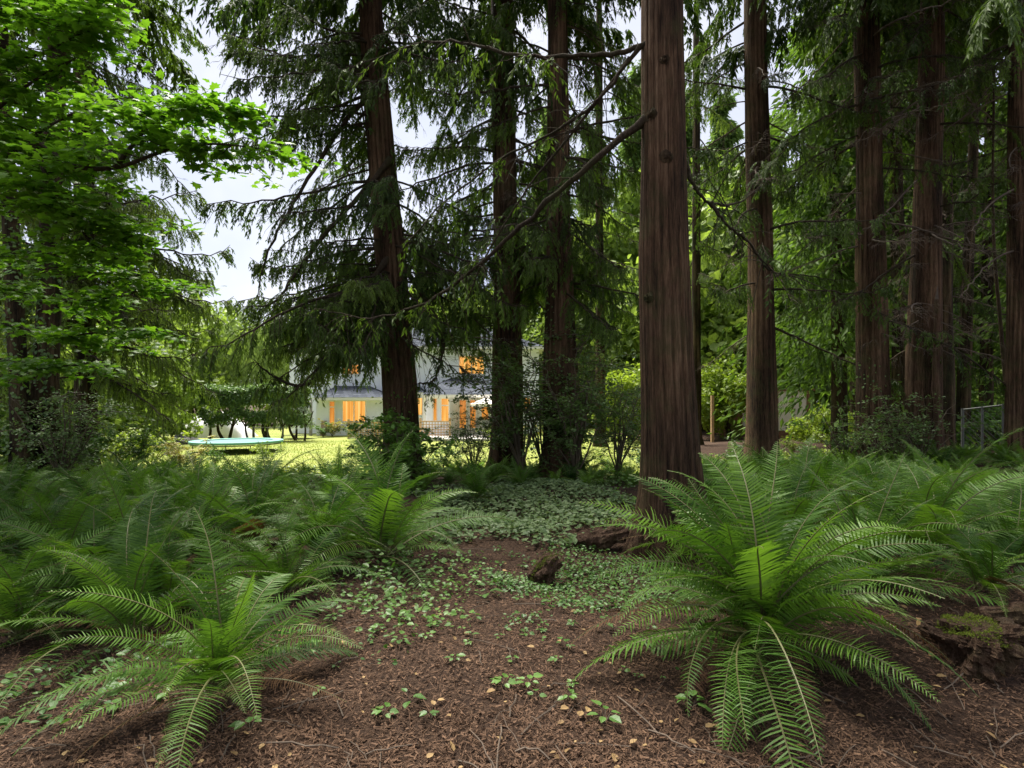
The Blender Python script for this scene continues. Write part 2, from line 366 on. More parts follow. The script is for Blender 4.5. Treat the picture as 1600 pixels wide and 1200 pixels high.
for q in range(7):
    wd_, lf_ = cedar_branch(100 + q, 4., .93); me_w = wd_.mesh('branch', M['limb'], True)
    LIVE.append((me_w, lf_.mesh('foliage', M['cedar']), (wd_, lf_)))
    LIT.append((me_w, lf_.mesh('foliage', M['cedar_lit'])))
SPARSE = []
for q in range(4):
    wd_, lf_ = cedar_branch(140 + q, 4., .45, .03); SPARSE.append((wd_.mesh('branch', M['limb'], True), lf_.mesh('foliage', M['cedar'])))
for q in range(5):
    wd_, lf_ = cedar_branch(180 + q, 3., 0, .022); BARE.append((wd_.mesh('dead_branch', M['twig'], True), None))

# upper crown shared by the forest cedars: whorls of the same limbs, thinning to a point
def crown_mesh(mat, h, r0, n, seed, eld=1.):
    r_ = np.random.default_rng(seed); mb = MB()
    big = [cedar_branch(300 + seed * 10 + q, 4., .95, .05, (.11 * eld, .2 * eld), .042 * eld)[1] for q in range(4)]
    for i in range(n):
        u = i / n; z = h * u ** 1.1; s = max(.14, (r0 * (1 - .88 * u)) / 4 * r_.uniform(.75, 1.15))
        a = i * 2.4 + r_.normal(0, .4)
        Mx = Matrix.Translation((0, 0, z)) @ Matrix.Rotation(a, 4, 'Z') @ Matrix.Rotation(r_.normal(-.05, .12), 4, 'Y') @ Matrix.Scale(s, 4)
        mb.merge(big[i % 4], Mx)
    return mb.mesh('crown', mat)
CROWN = [crown_mesh(M['cedar'], 13, 4.0, 72, 1), crown_mesh(M['cedar'], 13, 3.6, 66, 2)]

def add_branch(root, p, az, s, var, pitch=0., roll=0.):
    me, lf = var[0], var[1]
    b = link(me.name.split('.')[0], me, root, p, (roll, pitch, az), s)
    if lf is not None: link('foliage', lf, b)
    return b

TREES = {}
def tree(name, Y, marks, label, H=24, bark='bark', seg=48, rows=90, depth=.11, cat='tree', seed=0, crown=True, lean_keep=.5, group=None):
    """marks: (photo row, centre column, width in photo pixels) from high to low"""
    marks = sorted(marks, key=lambda q: -q[0])          # low to high in the scene
    pts = [P(c, r, Y) for r, c, w_ in marks]; rad = [w_ / 2 * Y / F for r, c, w_ in marks]
    p0, p1 = pts[0], pts[1]
    k = (p0[:2] - p1[:2]) / (p1[2] - p0[2])
    g = float(gz(p0[0], Y)); base = np.array((*(p0[:2] + k * (p0[2] - g) * .7), g))
    axis = [base] + pts; rd = [rad[0] * 1.06] + rad
    top = pts[-1]; k2 = (pts[-1][:2] - pts[-2][:2]) / (pts[-1][2] - pts[-2][2])
    axis.append(np.array((*(top[:2] + k2 * (H - top[2]) * lean_keep), H))); rd.append(.05)
    root = thing(name, base, label, cat, group)
    mb = trunk_mesh(np.array(axis) - base, rd, 0., seg, rows, depth, seed + 11)
    mb.obj('trunk', M[bark], root, smooth=True)
    ax = np.array(axis) - base
    def at(z):
        return np.array([np.interp(z, ax[:, 2], ax[:, 0]), np.interp(z, ax[:, 2], ax[:, 1]), z])
    def rat(z): return float(np.interp(z, ax[:, 2], rd))
    if crown:
        zc = max(10., (Z(-20, Y) - g))
        if zc < H - 3:
            c = at(zc); link('crown', CROWN[seed % 2], root, c, (0, 0, seed * 1.7), ((1, 1, (H - zc) / 13)))
    TREES[name + str(seed)] = (root, at, rat); return root, at, rat
def dress(tr, zr, n, var, sl=(.6, 1.1), az=(0, 2 * math.pi), seed=0, pitch=(-.1, .2)):
    root, at, rat = tr; r_ = np.random.default_rng(seed + 900)
    for i in range(n):
        z = r_.uniform(*zr); a = r_.uniform(*az); p = at(z) + np.array((math.cos(a), math.sin(a), 0)) * rat(z) * .8
        add_branch(root, p, a, r_.uniform(*sl), var[r_.integers(len(var))], r_.uniform(*pitch), r_.normal(0, .12))

PI = math.pi
# the nearest cedar
t1 = tree('cedar_tree', 5.9, [(66, 1034, 62), (240, 1036, 68), (400, 1037, 75), (560, 1042, 80), (700, 1048, 87), (760, 1050, 90)],
          'thick reddish-brown cedar trunk nearest the camera, beside the largest fern', 26, seg=170, rows=280, depth=.17, seed=1, lean_keep=.3)
t2 = tree('cedar_tree', 12.5, [(66, 582, 37), (240, 595, 42), (400, 610, 46), (520, 618, 48), (600, 624, 53)],
          'tall dark cedar leaning left in front of the house, drooping limbs', 25, seed=2, lean_keep=.5)
t3 = tree('cedar_tree', 13.5, [(66, 785, 36), (240, 788, 38), (400, 792, 41), (600, 792, 50)],
          'straight brown cedar just right of the white umbrella', 26, seed=3)
t4 = tree('cedar_tree', 12.6, [(66, 871, 32), (240, 872, 36), (400, 873, 41), (600, 877, 56)],
          'cedar wrapped in leafy shrubs at its foot, just left of the thick near trunk', 25, seed=4)
t5 = tree('cedar_tree', 14.5, [(66, 1180, 35), (240, 1184, 37), (400, 1189, 39), (620, 1190, 44)],
          'slim cedar between the near thick trunk and the cream outbuilding', 26, seed=5)
t6 = tree('cedar_tree', 13.5, [(66, 1354, 36), (240, 1358, 38), (400, 1361, 42), (600, 1364, 47)],
          'straight red-brown cedar with holly at its foot in the right grove', 26, seed=6)
t7 = tree('cedar_tree', 13.2, [(66, 1456, 33), (240, 1451, 37), (400, 1446, 42), (600, 1443, 50)],
          'red-brown cedar leaning right beside a broken pale snag', 26, seed=7)
t8 = tree('cedar_tree', 12.0, [(66, 1592, 26), (240, 1592, 29), (400, 1593, 31), (600, 1593, 36)],
          'red-brown cedar at the right edge of the photograph by the wire fence', 25, seed=8)
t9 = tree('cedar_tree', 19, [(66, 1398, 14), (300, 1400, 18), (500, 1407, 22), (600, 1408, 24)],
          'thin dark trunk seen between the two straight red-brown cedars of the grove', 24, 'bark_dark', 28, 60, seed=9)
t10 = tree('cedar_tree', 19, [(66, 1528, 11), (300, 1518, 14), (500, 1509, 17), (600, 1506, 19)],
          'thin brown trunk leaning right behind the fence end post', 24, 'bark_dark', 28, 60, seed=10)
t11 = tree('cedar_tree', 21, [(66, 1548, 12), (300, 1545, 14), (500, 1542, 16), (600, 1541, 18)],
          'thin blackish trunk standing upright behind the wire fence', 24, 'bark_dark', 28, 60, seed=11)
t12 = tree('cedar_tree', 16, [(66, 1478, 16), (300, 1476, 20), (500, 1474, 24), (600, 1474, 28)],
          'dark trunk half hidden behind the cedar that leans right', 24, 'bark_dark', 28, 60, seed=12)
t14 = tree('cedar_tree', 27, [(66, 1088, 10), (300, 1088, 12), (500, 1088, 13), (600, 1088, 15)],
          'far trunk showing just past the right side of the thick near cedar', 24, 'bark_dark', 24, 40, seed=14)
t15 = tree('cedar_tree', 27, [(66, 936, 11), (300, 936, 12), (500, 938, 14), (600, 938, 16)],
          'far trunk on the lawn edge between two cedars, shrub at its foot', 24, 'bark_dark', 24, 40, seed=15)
t0 = tree('old_tree', 10.5, [(90, 88, 24), (300, 82, 28), (450, 78, 31), (600, 72, 36), (680, 70, 42)],
          'dark ivy-clad double trunk behind the maple, the thicker right stem', 22, 'bark_dark', 40, 80, seed=20)
t0b = tree('old_tree', 10.1, [(90, 2, 18), (300, 14, 20), (450, 22, 23), (600, 30, 26), (680, 34, 30)],
          'dark leaning left stem of the double trunk behind the maple', 20, 'bark_dark', 36, 70, seed=21)
tl = tree('cedar_tree', 15.5, [(66, -60, 36), (300, -62, 38), (600, -64, 44)],
          'cedar just outside the left edge whose drooping green limbs enter the picture', 22, 'bark_dark', 28, 50, seed=22)
tl2 = tree('cedar_tree', 14.5, [(66, 128, 24), (300, 132, 26), (600, 134, 30)],
          'cedar behind the double trunk with dense drooping green limbs', 22, 'bark_dark', 28, 50, seed=23)

# limbs of the cedars in view
dress(t2, (3.0, 12), 34, LIVE, (.5, 1.0), (PI * .55, PI * 1.45), 1)
dress(t2, (4.2, 12), 20, LIVE, (.5, .9), (-PI * .5, PI * .5), 2)
dress(t2, (3.0, 5.4), 18, LIVE, (.45, .9), (PI * .62, PI * 1.4), seed=60)
dress(t3, (4.4, 6.5), 10, LIVE, (.45, .8), seed=61)
dress(t4, (4.0, 6.5), 10, LIVE, (.4, .75), seed=62)
dress(t2, (3.4, 5.0), 12, LIVE, (.4, .65), (-PI * .5, PI * .2), seed=70)
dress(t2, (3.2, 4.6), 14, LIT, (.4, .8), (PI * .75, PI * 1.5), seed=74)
dress(t3, (3.5, 5.0), 7, LIVE, (.4, .6), (PI * .7, PI * 1.4), seed=71)
dress(t2, (6.5, 12), 16, LIVE, (.5, .9), seed=72)
dress(t3, (6.5, 12), 14, LIVE, (.5, .9), seed=73)
dress(t2, (3.2, 11), 12, SPARSE, (.5, .9), seed=3)
dress(t2, (2.6, 9), 14, BARE, (.3, .7), seed=4)
dress(t3, (4.5, 12), 14, SPARSE, (.5, .9), seed=5)
dress(t3, (4.4, 12), 26, LIVE, (.4, .9), seed=6)
dress(t3, (3.0, 10), 12, BARE, (.3, .7), seed=7)
dress(t4, (4.2, 12), 28, LIVE, (.45, .9), seed=8)
dress(t4, (3.0, 11), 12, BARE, (.4, .8), seed=9)
dress(t5, (3.5, 12), 26, LIVE, (.4, .85), seed=10)
dress(t5, (2.8, 11), 18, BARE, (.4, .9), seed=11)
dress(t6, (3.5, 12), 20, SPARSE, (.5, .9), seed=12)
dress(t6, (2.4, 12), 30, BARE, (.4, 1.), seed=13)
dress(t7, (2.6, 12), 30, BARE, (.4, 1.), seed=14)
dress(t7, (4.5, 12), 14, SPARSE, (.5, .9), seed=15)
dress(t8, (3.0, 11), 18, BARE, (.4, .9), seed=16)
dress(t8, (5.5, 11), 8, SPARSE, (.4, .8), (PI * .5, PI * 1.2), seed=17)
for q, tt in enumerate((t9, t10, t11, t12)):
    dress(tt, (3.0, 14), 16, BARE, (.4, .9), seed=20 + q); dress(tt, (4.5, 15), 12, LIVE, (.4, .8), seed=30 + q)
for q, tt in enumerate((t14, t15)):
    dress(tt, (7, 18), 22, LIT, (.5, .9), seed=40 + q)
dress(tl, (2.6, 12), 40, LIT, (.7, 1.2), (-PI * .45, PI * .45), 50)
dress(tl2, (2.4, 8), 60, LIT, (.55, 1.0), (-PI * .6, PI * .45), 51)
dress(tl2, (7, 14), 14, LIVE, (.5, .9), (-PI * .6, PI * .6), 52)
dress(t0, (6, 10), 6, LIVE, (.4, .8), (-PI * .4, PI * .4), 53)
# long sweeping limbs of the nearest cedar
def long_limb(tr, pxs, r0, leafy, seed, nf=16):
    root = tr[0]; base = np.array(root.location); r_ = np.random.default_rng(seed)
    pts = bez([P(*q) - base for q in pxs], 34); s = np.linspace(0, 1, 34); pts[1:] += r_.normal(0, .013, (33, 3)) * np.minimum(1, r0 / .03)
    mb = MB(); tube(mb, pts, (r0 * (1 - s) ** .7 + .005) * (1 + r_.normal(0, .08, 34)) * (1 + .7 * np.exp(-s * 34)), 9); leaf = MB()
    for i in range(nf):
        u = r_.uniform(leafy, 1); b = np.array([np.interp(u, s, pts[:, c]) for c in range(3)])
        d = norm(r_.normal(0, 1, 3) * (1, 1, .4) + np.array((-.3, .3, -.1))); ln = r_.uniform(.3, .7)
        tp = foliage_twig(leaf, b, d, ln, r_, 1.2, (.06, .11), .022, r_.uniform(.5, 1.1)); tube(mb, tp, np.linspace(.007, .002, len(tp)), 3, cap=False)
    for i in range(12):
        u = r_.uniform(.15, .95); b = np.array([np.interp(u, s, pts[:, c]) for c in range(3)]); d = norm(r_.normal(0, 1, 3) + (0, .2, -.2)); q = np.linspace(0, 1, 6)[:, None]
        tube(mb, b + d * q * r_.uniform(.3, .9) + np.array((0, 0, -1.)) * q ** 2 * r_.uniform(0, .4) + r_.normal(0, .02, (6, 3)) * q, np.linspace(.008, .002, 6), 3, cap=False)
    o = mb.obj('branch', M['limb'], root, True)
    if nf: leaf.obj('foliage', M['cedar'], o)
long_limb(t1, [(1010, 186, 5.85), (930, 250, 6.0), (850, 322, 6.3), (800, 366, 6.6), (735, 425, 7.0), (660, 474, 7.3), (575, 497, 7.6), (500, 480, 7.8)], .03, .55, 1, 26)
long_limb(t1, [(1012, 68, 5.85), (960, 84, 5.9), (880, 88, 6.0), (800, 86, 6.2), (720, 66, 6.5), (640, 72, 6.8), (540, 110, 7.1)], .021, .35, 2, 30)
long_limb(t1, [(1000, 72, 5.85), (930, 160, 6.1), (860, 210, 6.4), (780, 250, 6.8), (690, 320, 7.2), (620, 400, 7.5)], .014, .4, 3, 26)
long_limb(t1, [(985, 90, 5.9), (900, 200, 6.3), (820, 300, 6.7), (760, 400, 7.0), (730, 470, 7.2)], .011, .5, 4, 14)
long_limb(t1, [(1065, 240, 5.95), (1085, 290, 6.0), (1110, 316, 6.1), (1150, 318, 6.3), (1190, 290, 6.5)], .016, .3, 5, 8)
long_limb(t1, [(1110, 316, 6.1), (1135, 350, 6.1), (1170, 380, 6.3), (1200, 420, 6.5), (1240, 430, 6.6)], .014, .5, 6, 4)
long_limb(t2, [(600, 130, 12.3), (540, 190, 11.9), (470, 300, 11.5), (420, 390, 11.3), (400, 470, 11.2)], .05, .3, 7, 20)
long_limb(t2, [(610, 400, 12.3), (560, 470, 11.8), (520, 540, 11.5), (480, 600, 11.3), (430, 590, 11.2), (395, 560, 11.1)], .055, .3, 8, 40)
long_limb(t2, [(635, 420, 12.3), (690, 520, 11.9), (680, 590, 11.7), (650, 600, 11.6)], .05, .3, 9, 30)
long_limb(t2, [(610, 250, 12.3), (540, 330, 11.8), (480, 400, 11.5), (430, 470, 11.4), (380, 480, 11.3)], .05, .3, 10, 40)
# knots on the nearest trunk
r_ = np.random.default_rng(5)
for px, py, s in ((1040, 112, .8), (1020, 190, 1.3), (1043, 258, 1.2), (1016, 470, 1.)):
    z = Z(py, 5.9) - float(t1[0].location.z); c = t1[1](z); rr = t1[2](z); dx = X(px, 5.65) - (c[0] + t1[0].location.x)
    dy = -math.sqrt(max(rr * rr - dx * dx, .0)); nrm = norm(np.array((dx, dy, 0.)))
    mb = MB(); b = c + np.array((dx, dy, 0)) * .93
    tube(mb, [b, b + nrm * .02, b + nrm * .026, b + nrm * .012], np.array((.06, .045, .03, .008)) * s, 9)
    mb.v = [v + r_.normal(0, .007, v.shape) for v in mb.v]; mb.obj('knot', M['bark_dark'], t1[0], True)

# ivy clinging to the old trunks and cedar feet
def ivy(tr, z0, z1, n, seed, size=.07, mat='huckle'):
    root, at, rat = tr; r_ = np.random.default_rng(seed); z = z0 + (z1 - z0) * r_.random(n) ** 1.3; a = r_.uniform(PI * .9, PI * 2.1, n) + .5 * np.sin(z * 2)
    c = np.stack([at(q) for q in z]); rr = np.array([rat(q) for q in z]) * r_.uniform(1.02, 1.25, n) + r_.exponential(.03, n)
    out = np.stack([np.cos(a), np.sin(a), 0 * a], -1); keep = np.sin(a * 3 + z * 1.7 + seed) > -.35 + r_.normal(0, .3, n)
    D = r_.normal(0, .6, (n, 3)) + (0, 0, -.7); mb = MB(); scatter(mb, *OVAL, (c + out * rr[:, None])[keep], frames(D, out + r_.normal(0, .35, (n, 3)) + (0, 0, .5))[keep], (size * r_.uniform(.6, 1.3, n))[keep])
    tag(mb.obj('clinging_ivy', M[mat], root), kind='stuff')
ivy(t0, .2, 6, 1500, 1); ivy(t0b, .2, 5.5, 1100, 2); ivy(t4, .2, 4.0, 700, 3, .06); ivy(t2, .1, 2.0, 260, 4, .06, 'shrub'); ivy(t6, .2, 2.6, 220, 5, .06)
# broken snag and thin sapling in the grove
g = thing('broken_snag', (X(1468, 12.6), 12.6, float(gz(X(1468, 12.6), 12.6))), 'pale broken snag leaning on the right-leaning cedar', 'snag')
mb = MB(); h = Z(468, 12.6) - g.location.z; s = np.linspace(0, 1, 14)
pts = np.stack([-.02 + .03 * np.sin(s * 9) - .06 * s, 0 * s, s * h], -1); tube(mb, pts, .10 - .045 * s + .012 * np.sin(s * 30), 9)
mb.obj('trunk', M['rotten'], g, True)
mb = MB(); tube(mb, [pts[-1] - (0, 0, .05), pts[-1] + (.01, 0, .12), pts[-1] + (.03, .01, .3)], (.045, .025, .006), 5); mb.obj('splintered_top', M['twig'], g, True)
g = thing('sapling', (X(1578, 13), 13, float(gz(X(1578, 13), 13))), 'very thin leaning sapling stem beside the cedar at the right edge', 'sapling')
mb = MB(); tube(mb, bez([(0, 0, 0), (-.02, 0, 1), (-.2, 0, 3), (-.3, .1, 5.5), (-.28, .1, 9)], 20), np.linspace(.06, .02, 20), 8); mb.obj('trunk', M['bark_dark'], g, True)
for q in range(8): add_branch(g, (-.2 - .01 * q, 0, 2.5 + .7 * q), q * 2.4, .35, BARE[q % 5])

# ------------------------------------------------------------------ maple
mp = thing('maple_tree', (-6.6, 6.2, float(gz(-6.6, 6.2))), 'bright green maple whose leafy tiers hang over the upper left', 'tree')
mb = MB(); tube(mb, bez([(0, 0, -.2), (.05, 0, 1.2), (.2, -.1, 2.6), (.5, -.2, 4), (.8, -.3, 6), (1.0, -.3, 8)], 30), np.linspace(.16, .04, 30), 12); mb.obj('trunk', M['bark_dark'], mp, True)
base = np.array(mp.location); leaf_p = []; leaf_d = []
mlimbs = [[(-80, 330, 6.0), (0, 255, 5.8), (60, 225, 5.6), (110, 258, 5.5), (180, 262, 5.4), (260, 235, 5.3), (330, 225, 5.2), (395, 230, 5.1)],
          [(-70, 300, 6.0), (10, 245, 6.0), (80, 195, 6.0), (160, 160, 5.9), (230, 150, 5.8)],
          [(-60, 220, 6.2), (20, 150, 6.1), (80, 110, 6.0), (120, 90, 5.9)],
          [(-80, 330, 6.2), (0, 310, 6.0), (80, 330, 5.9), (150, 350, 5.8), (220, 375, 5.7)],
          [(55, 228, 5.6), (75, 280, 5.6), (110, 330, 5.7), (150, 390, 5.8), (190, 410, 5.9)],
          [(180, 262, 5.4), (240, 190, 5.4), (290, 175, 5.3), (350, 170, 5.2)],
          [(-90, 420, 6.4), (-10, 400, 6.3), (70, 395, 6.2), (140, 420, 6.2)],
          [(-60, 120, 6.2), (0, 100, 6.0), (60, 85, 5.9), (110, 60, 5.8), (150, 40, 5.8)],
          [(-90, 460, 7), (0, 450, 6.8), (90, 470, 6.7), (170, 465, 6.6), (240, 450, 6.5), (300, 455, 6.5)],
          [(-90, 520, 7.4), (0, 505, 7.2), (80, 525, 7.0), (150, 520, 6.9), (220, 515, 6.9)], [(-90, 570, 7.8), (-10, 560, 7.6), (60, 575, 7.4), (120, 570, 7.4)],
          [(-60, 20, 6.2), (40, 10, 6.0), (140, 0, 5.9), (200, -20, 5.8)]]
r_ = np.random.default_rng(31)
for k, lp in enumerate(mlimbs):
    pts = bez([P(*q) - base for q in lp], 30); s = np.linspace(0, 1, 30); mb = MB()
    tube(mb, pts, (.03 if k in (0, 3) else .02) * (1 - s) ** .8 + .004, 6)
    for i in range(20):
        u = r_.uniform(.12, 1); b = np.array([np.interp(u, s, pts[:, c]) for c in range(3)])
        a = r_.uniform(0, 6.28); ln = r_.uniform(.25, .75); q = np.linspace(0, 1, 6)[:, None]
        d = np.array((math.cos(a), math.sin(a) * .8, r_.uniform(-.15, .35)))
        tp = b + d * ln * q + np.array((0, 0, -.2)) * ln * q ** 2 + r_.normal(0, .015, (6, 3)) * q
        tube(mb, tp, np.linspace(.007, .002, 6), 4, cap=False)
        m_ = 48; uu = r_.uniform(.15, 1.08, m_); lp_ = np.stack([np.interp(uu, q[:, 0], tp[:, c]) for c in range(3)], -1)
        leaf_p.append(lp_ + r_.normal(0, 1, (m_, 3)) * (.11, .11, .03)); leaf_d.append(np.tile(d, (m_, 1)))
    mb.obj('limb', M['limb'], mp, True)
lp_ = np.concatenate(leaf_p); n = len(lp_); dd = np.concatenate(leaf_d)
D = norm(dd * .5 + r_.normal(0, 1, (n, 3)) * (1, 1, .25) + (0, 0, -.3)); U = np.stack([r_.normal(0, .28, n), r_.normal(-.25, .3, n), np.ones(n)], -1)
RO = frames(D, U); SC = r_.uniform(.06, .105, n); TI = np.clip(r_.normal(.5, .22, n), 0, 1)
near = np.argsort(-(SC / (lp_[:, 1] + base[1])))[:300]; rest = np.setdiff1d(np.arange(n), near)
mb = MB(); scatter(mb, *MAPLE, lp_[rest], RO[rest], SC[rest], 0, TI[rest]); tag(mb.obj('crown', M['maple'], mp), kind='stuff')
lv = [MB().add(np.array(MAPLE[0]), MAPLE[1], 0, .3 + .12 * q).mesh('leaf', M['maple']) for q in range(4)]
for i in near:
    o = link('leaf', lv[i % 4], mp); Mx = np.eye(4); Mx[:3, :3] = RO[i] * SC[i]; Mx[:3, 3] = lp_[i]; o.matrix_basis = Matrix(Mx.tolist())

# ------------------------------------------------------------------ background trees
def bg_conifer(h, r0, n, seed, mat, el=1.):
    r_ = np.random.default_rng(seed); mb = MB()
    k = n; u = r_.random(k) ** .8; z = h * u; rr = r0 * (1 - .9 * u) * (.75 + .35 * np.sin(z * 2.6 + seed)) ; a = r_.uniform(0, 6.283, k)
    rad = rr * r_.random(k) ** .4; p = np.stack([rad * np.cos(a), rad * np.sin(a), z - .42 * rad + r_.normal(0, .3, k)], -1)
    p = p + .35 * np.sin(p[:, [1, 2, 0]] * 2.1 + seed)
    D = np.stack([np.cos(a), np.sin(a), np.full(k, -.9)], -1) + r_.normal(0, .45, (k, 3))
    l = r_.uniform(.18, .4, k) * el
    scatter(mb, *DIAMOND, p, frames(D, r_.normal(0, 1, (k, 3)) + (0, 0, .8)), np.stack([l * .36, l, l], -1), 0, np.clip(.5 + .3 * np.sin(p[:, 0] * 1.3 + p[:, 2] * .9) + r_.normal(0, .15, k), 0, 1))
    return mb.mesh('crown', mat)
def bg_broad(rx, rz, n, seed, mat, leaf=.3, tmpl=OVAL):
    r_ = np.random.default_rng(seed); mb = MB(); cl = 34
    cc = norm(r_.normal(0, 1, (cl, 3))) * r_.uniform(.35, .95, (cl, 1)) * (rx, rx, rz); cr = r_.uniform(.22, .42, cl) * rx
    i = r_.integers(0, cl, n); d = norm(r_.normal(0, 1, (n, 3))); p = cc[i] + d * (cr[i] * r_.random(n) ** .35)[:, None]
    D = d * .4 + r_.normal(0, .7, (n, 3)) + (0, 0, -.35)
    scatter(mb, *tmpl, p, frames(D, r_.normal(0, .6, (n, 3)) + (0, 0, 1)), leaf * r_.uniform(.6, 1.25, n), 0, np.clip(.25 + .5 * r_.random(cl)[i] + r_.normal(0, .12, n), 0, 1))
    return mb.mesh('crown', mat)
def bg_willow(seed, rx, h, n, mat):
    r_ = np.random.default_rng(seed); mb = MB(); m_ = n // 26
    a = r_.uniform(0, 6.28, m_); rr = rx * r_.random(m_) ** .5; zt = h * (1 - .45 * (rr / rx) ** 2) * r_.uniform(.8, 1, m_); ln = zt * r_.uniform(.3, .75, m_)
    u = r_.random((m_, 26)); p = np.stack([np.repeat((rr * np.cos(a))[:, None], 26, 1) + .3 * u, np.repeat((rr * np.sin(a))[:, None], 26, 1), zt[:, None] - u * ln[:, None]], -1).reshape(-1, 3)
    k = len(p); p += r_.normal(0, .1, (k, 3)); l = r_.uniform(.25, .5, k)
    scatter(mb, *DIAMOND, p, frames(r_.normal(0, .25, (k, 3)) + (0, 0, -1), r_.normal(0, 1, (k, 3))), np.stack([l * .25, l, l], -1))
    return mb.mesh('crown', mat)
def pole_mesh(h, r0, seed, mat):
    s = np.linspace(0, 1, 14); r_ = np.random.default_rng(seed)
    return tube(MB(), np.stack([.15 * np.sin(s * 4 + seed), .1 * np.sin(s * 3), s * h - .4], -1), r0 * (1 - .85 * s), 9).mesh('trunk', mat, True)
BC = [bg_conifer(20, 3.4, 26000, 1, M['deep']), bg_conifer(20, 3.0, 22000, 2, M['deep'])]
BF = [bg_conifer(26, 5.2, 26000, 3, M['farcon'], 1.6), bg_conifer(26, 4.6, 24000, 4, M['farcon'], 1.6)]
BB = [bg_broad(4.6, 5.2, 9000, 5, M['fardec'], .42), bg_broad(4.2, 5.6, 9000, 6, M['fardec'], .42)]
BD = [bg_broad(3.2, 3.4, 6000, 7, M['yellow'], .3), bg_broad(3.0, 3.6, 6000, 8, M['fardec'], .3)]
BW = bg_willow(9, 5.5, 11, 26000, M['willow'])
TP = [pole_mesh(21, .26, 1, M['bark_dark']), pole_mesh(26, .4, 2, M['bark_dark']), pole_mesh(9, .28, 3, M['bark_dark'])]
def bgtree(name, x, y, crown, pole, cz, s, label, group, rz=0., pz=1.):
    g = thing(name, (x, y, float(gz(x, y))), label, 'tree', group, rz, s)
    link('trunk', pole, g, (0, 0, 0), (0, 0, 0), (1, 1, pz)); link('crown', crown, g, (0, 0, cz)); return g
r_ = np.random.default_rng(77)
# dark grove behind the right-hand cedars
for i, (px, Y) in enumerate(((1305, 21), (1340, 27), (1425, 24), (1480, 24), (1640, 20), (1690, 26), (1400, 34), (1620, 34), (1330, 44), (1470, 44), (1590, 45), (1720, 38))):
    bgtree('conifer_tree', X(px, Y), Y, BC[i % 2], TP[0], 2.0 + 1.2 * (i % 3), r_.uniform(.95, 1.2), 'dark green conifer deep in the shaded grove at the right', 'conifers of the shaded right grove', i * 1.3)
for i, (x, y) in enumerate(((7.5, 2.5), (10.5, 3.5))):  # two cedars out of view, added for the shade of their crowns
    g = thing('cedar_tree', (x, y, float(gz(x, y))), ('nearer' if i == 0 else 'farther') + ' unseen cedar added for shade beyond the right edge of the view', 'tree', 'unseen shade cedars beyond the right edge', i * 1.3)
    link('trunk', TP[0], g); link('crown', CROWN[i % 2], g, (0, 0, 12))
# tall trees behind the house
for i, (px, Y, s) in enumerate(((860, 56, 1.15), (930, 62, 1.2), (1000, 54, 1.25), (1060, 60, 1.3), (1130, 56, 1.2), (1210, 64, 1.3), (1290, 60, 1.3), (1380, 62, 1.3), (1470, 60, 1.3), (1570, 62, 1.3), (1660, 60, 1.3), (800, 66, 1.0))):
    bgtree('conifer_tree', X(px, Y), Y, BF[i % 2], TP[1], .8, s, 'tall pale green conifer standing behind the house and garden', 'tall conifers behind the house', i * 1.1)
for i, (px, Y, s) in enumerate(((735, 60, .62), (660, 62, .6), (590, 64, .58), (530, 62, .55))):
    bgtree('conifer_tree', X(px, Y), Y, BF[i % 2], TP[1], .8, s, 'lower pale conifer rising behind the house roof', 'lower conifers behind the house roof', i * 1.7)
for i, (px, Y, s) in enumerate(((900, 48, 1.), (985, 46, .9), (700, 56, 1.25), (480, 58, 1.15), (610, 58, 1.3), (545, 60, 1.25), (770, 58, 1.4), (655, 62, 1.5), (250, 42, 1.1), (160, 40, 1.15), (60, 38, 1.2), (-40, 36, 1.2), (1040, 46, 1.), (1110, 50, 1.2), (1180, 52, 1.3), (300, 52, 1.1), (1095, 44, 1.8), (1155, 47, 2.0), (940, 50, 1.8), (1010, 51, 2.0), (1235, 49, 1.8))):
    bgtree('broadleaf_tree', X(px, Y), Y, BB[i % 2], TP[2], 5.2, s, 'sunlit light green broadleaf tree at the far side of the garden', 'broadleaf trees around the garden', i * 1.3)
bgtree('willow_tree', X(372, 50), 50, BW, TP[2], 0, 1., 'pale weeping willow above the clipped hedge', None)
bgtree('willow_tree', X(1070, 44), 44, BW, TP[2], 0, .8, 'pale weeping tree behind the right side of the thick near trunk', None, 1.)
bgtree('garden_tree', X(1140, 33), 33, BD[0], TP[2], 3.6, .75, 'small yellow-green garden tree beside the brown wooden shed', None, 0, .5)
bgtree('garden_tree', X(985, 31), 31, BD[0], TP[2], 3.4, .7, 'small yellow-green garden tree just left of the thick near trunk', None, 2, .5)
bgtree('garden_tree', X(1285, 25), 25, BD[0], TP[2], 1.3, .42, 'glowing yellow bush right of the cream outbuilding', None, 4, .3)
for i, (px, Y) in enumerate(((190, 26), (110, 22), (40, 20), (-60, 20), (240, 30))):
    bgtree('garden_tree', X(px, Y), Y, BD[1], TP[2], 3.0, .85, 'fresh green understorey tree beyond the ferns at the left', 'understorey trees at the left', i * 1.9, .5)

for i, (px, Y, s) in enumerate(((1535, 30, .8), (1590, 27, .75), (1500, 36, .9), (1450, 33, .7), (1640, 30, .9))):
    bgtree('understorey_tree', X(px, Y), Y, BD[1], TP[2], 2.6, s, ('bright green understorey tree behind the wire fence, %s from the left' % ('second', 'fourth', 'third', 'first', 'fifth')[i]), 'understorey trees behind the wire fence', i, .5)

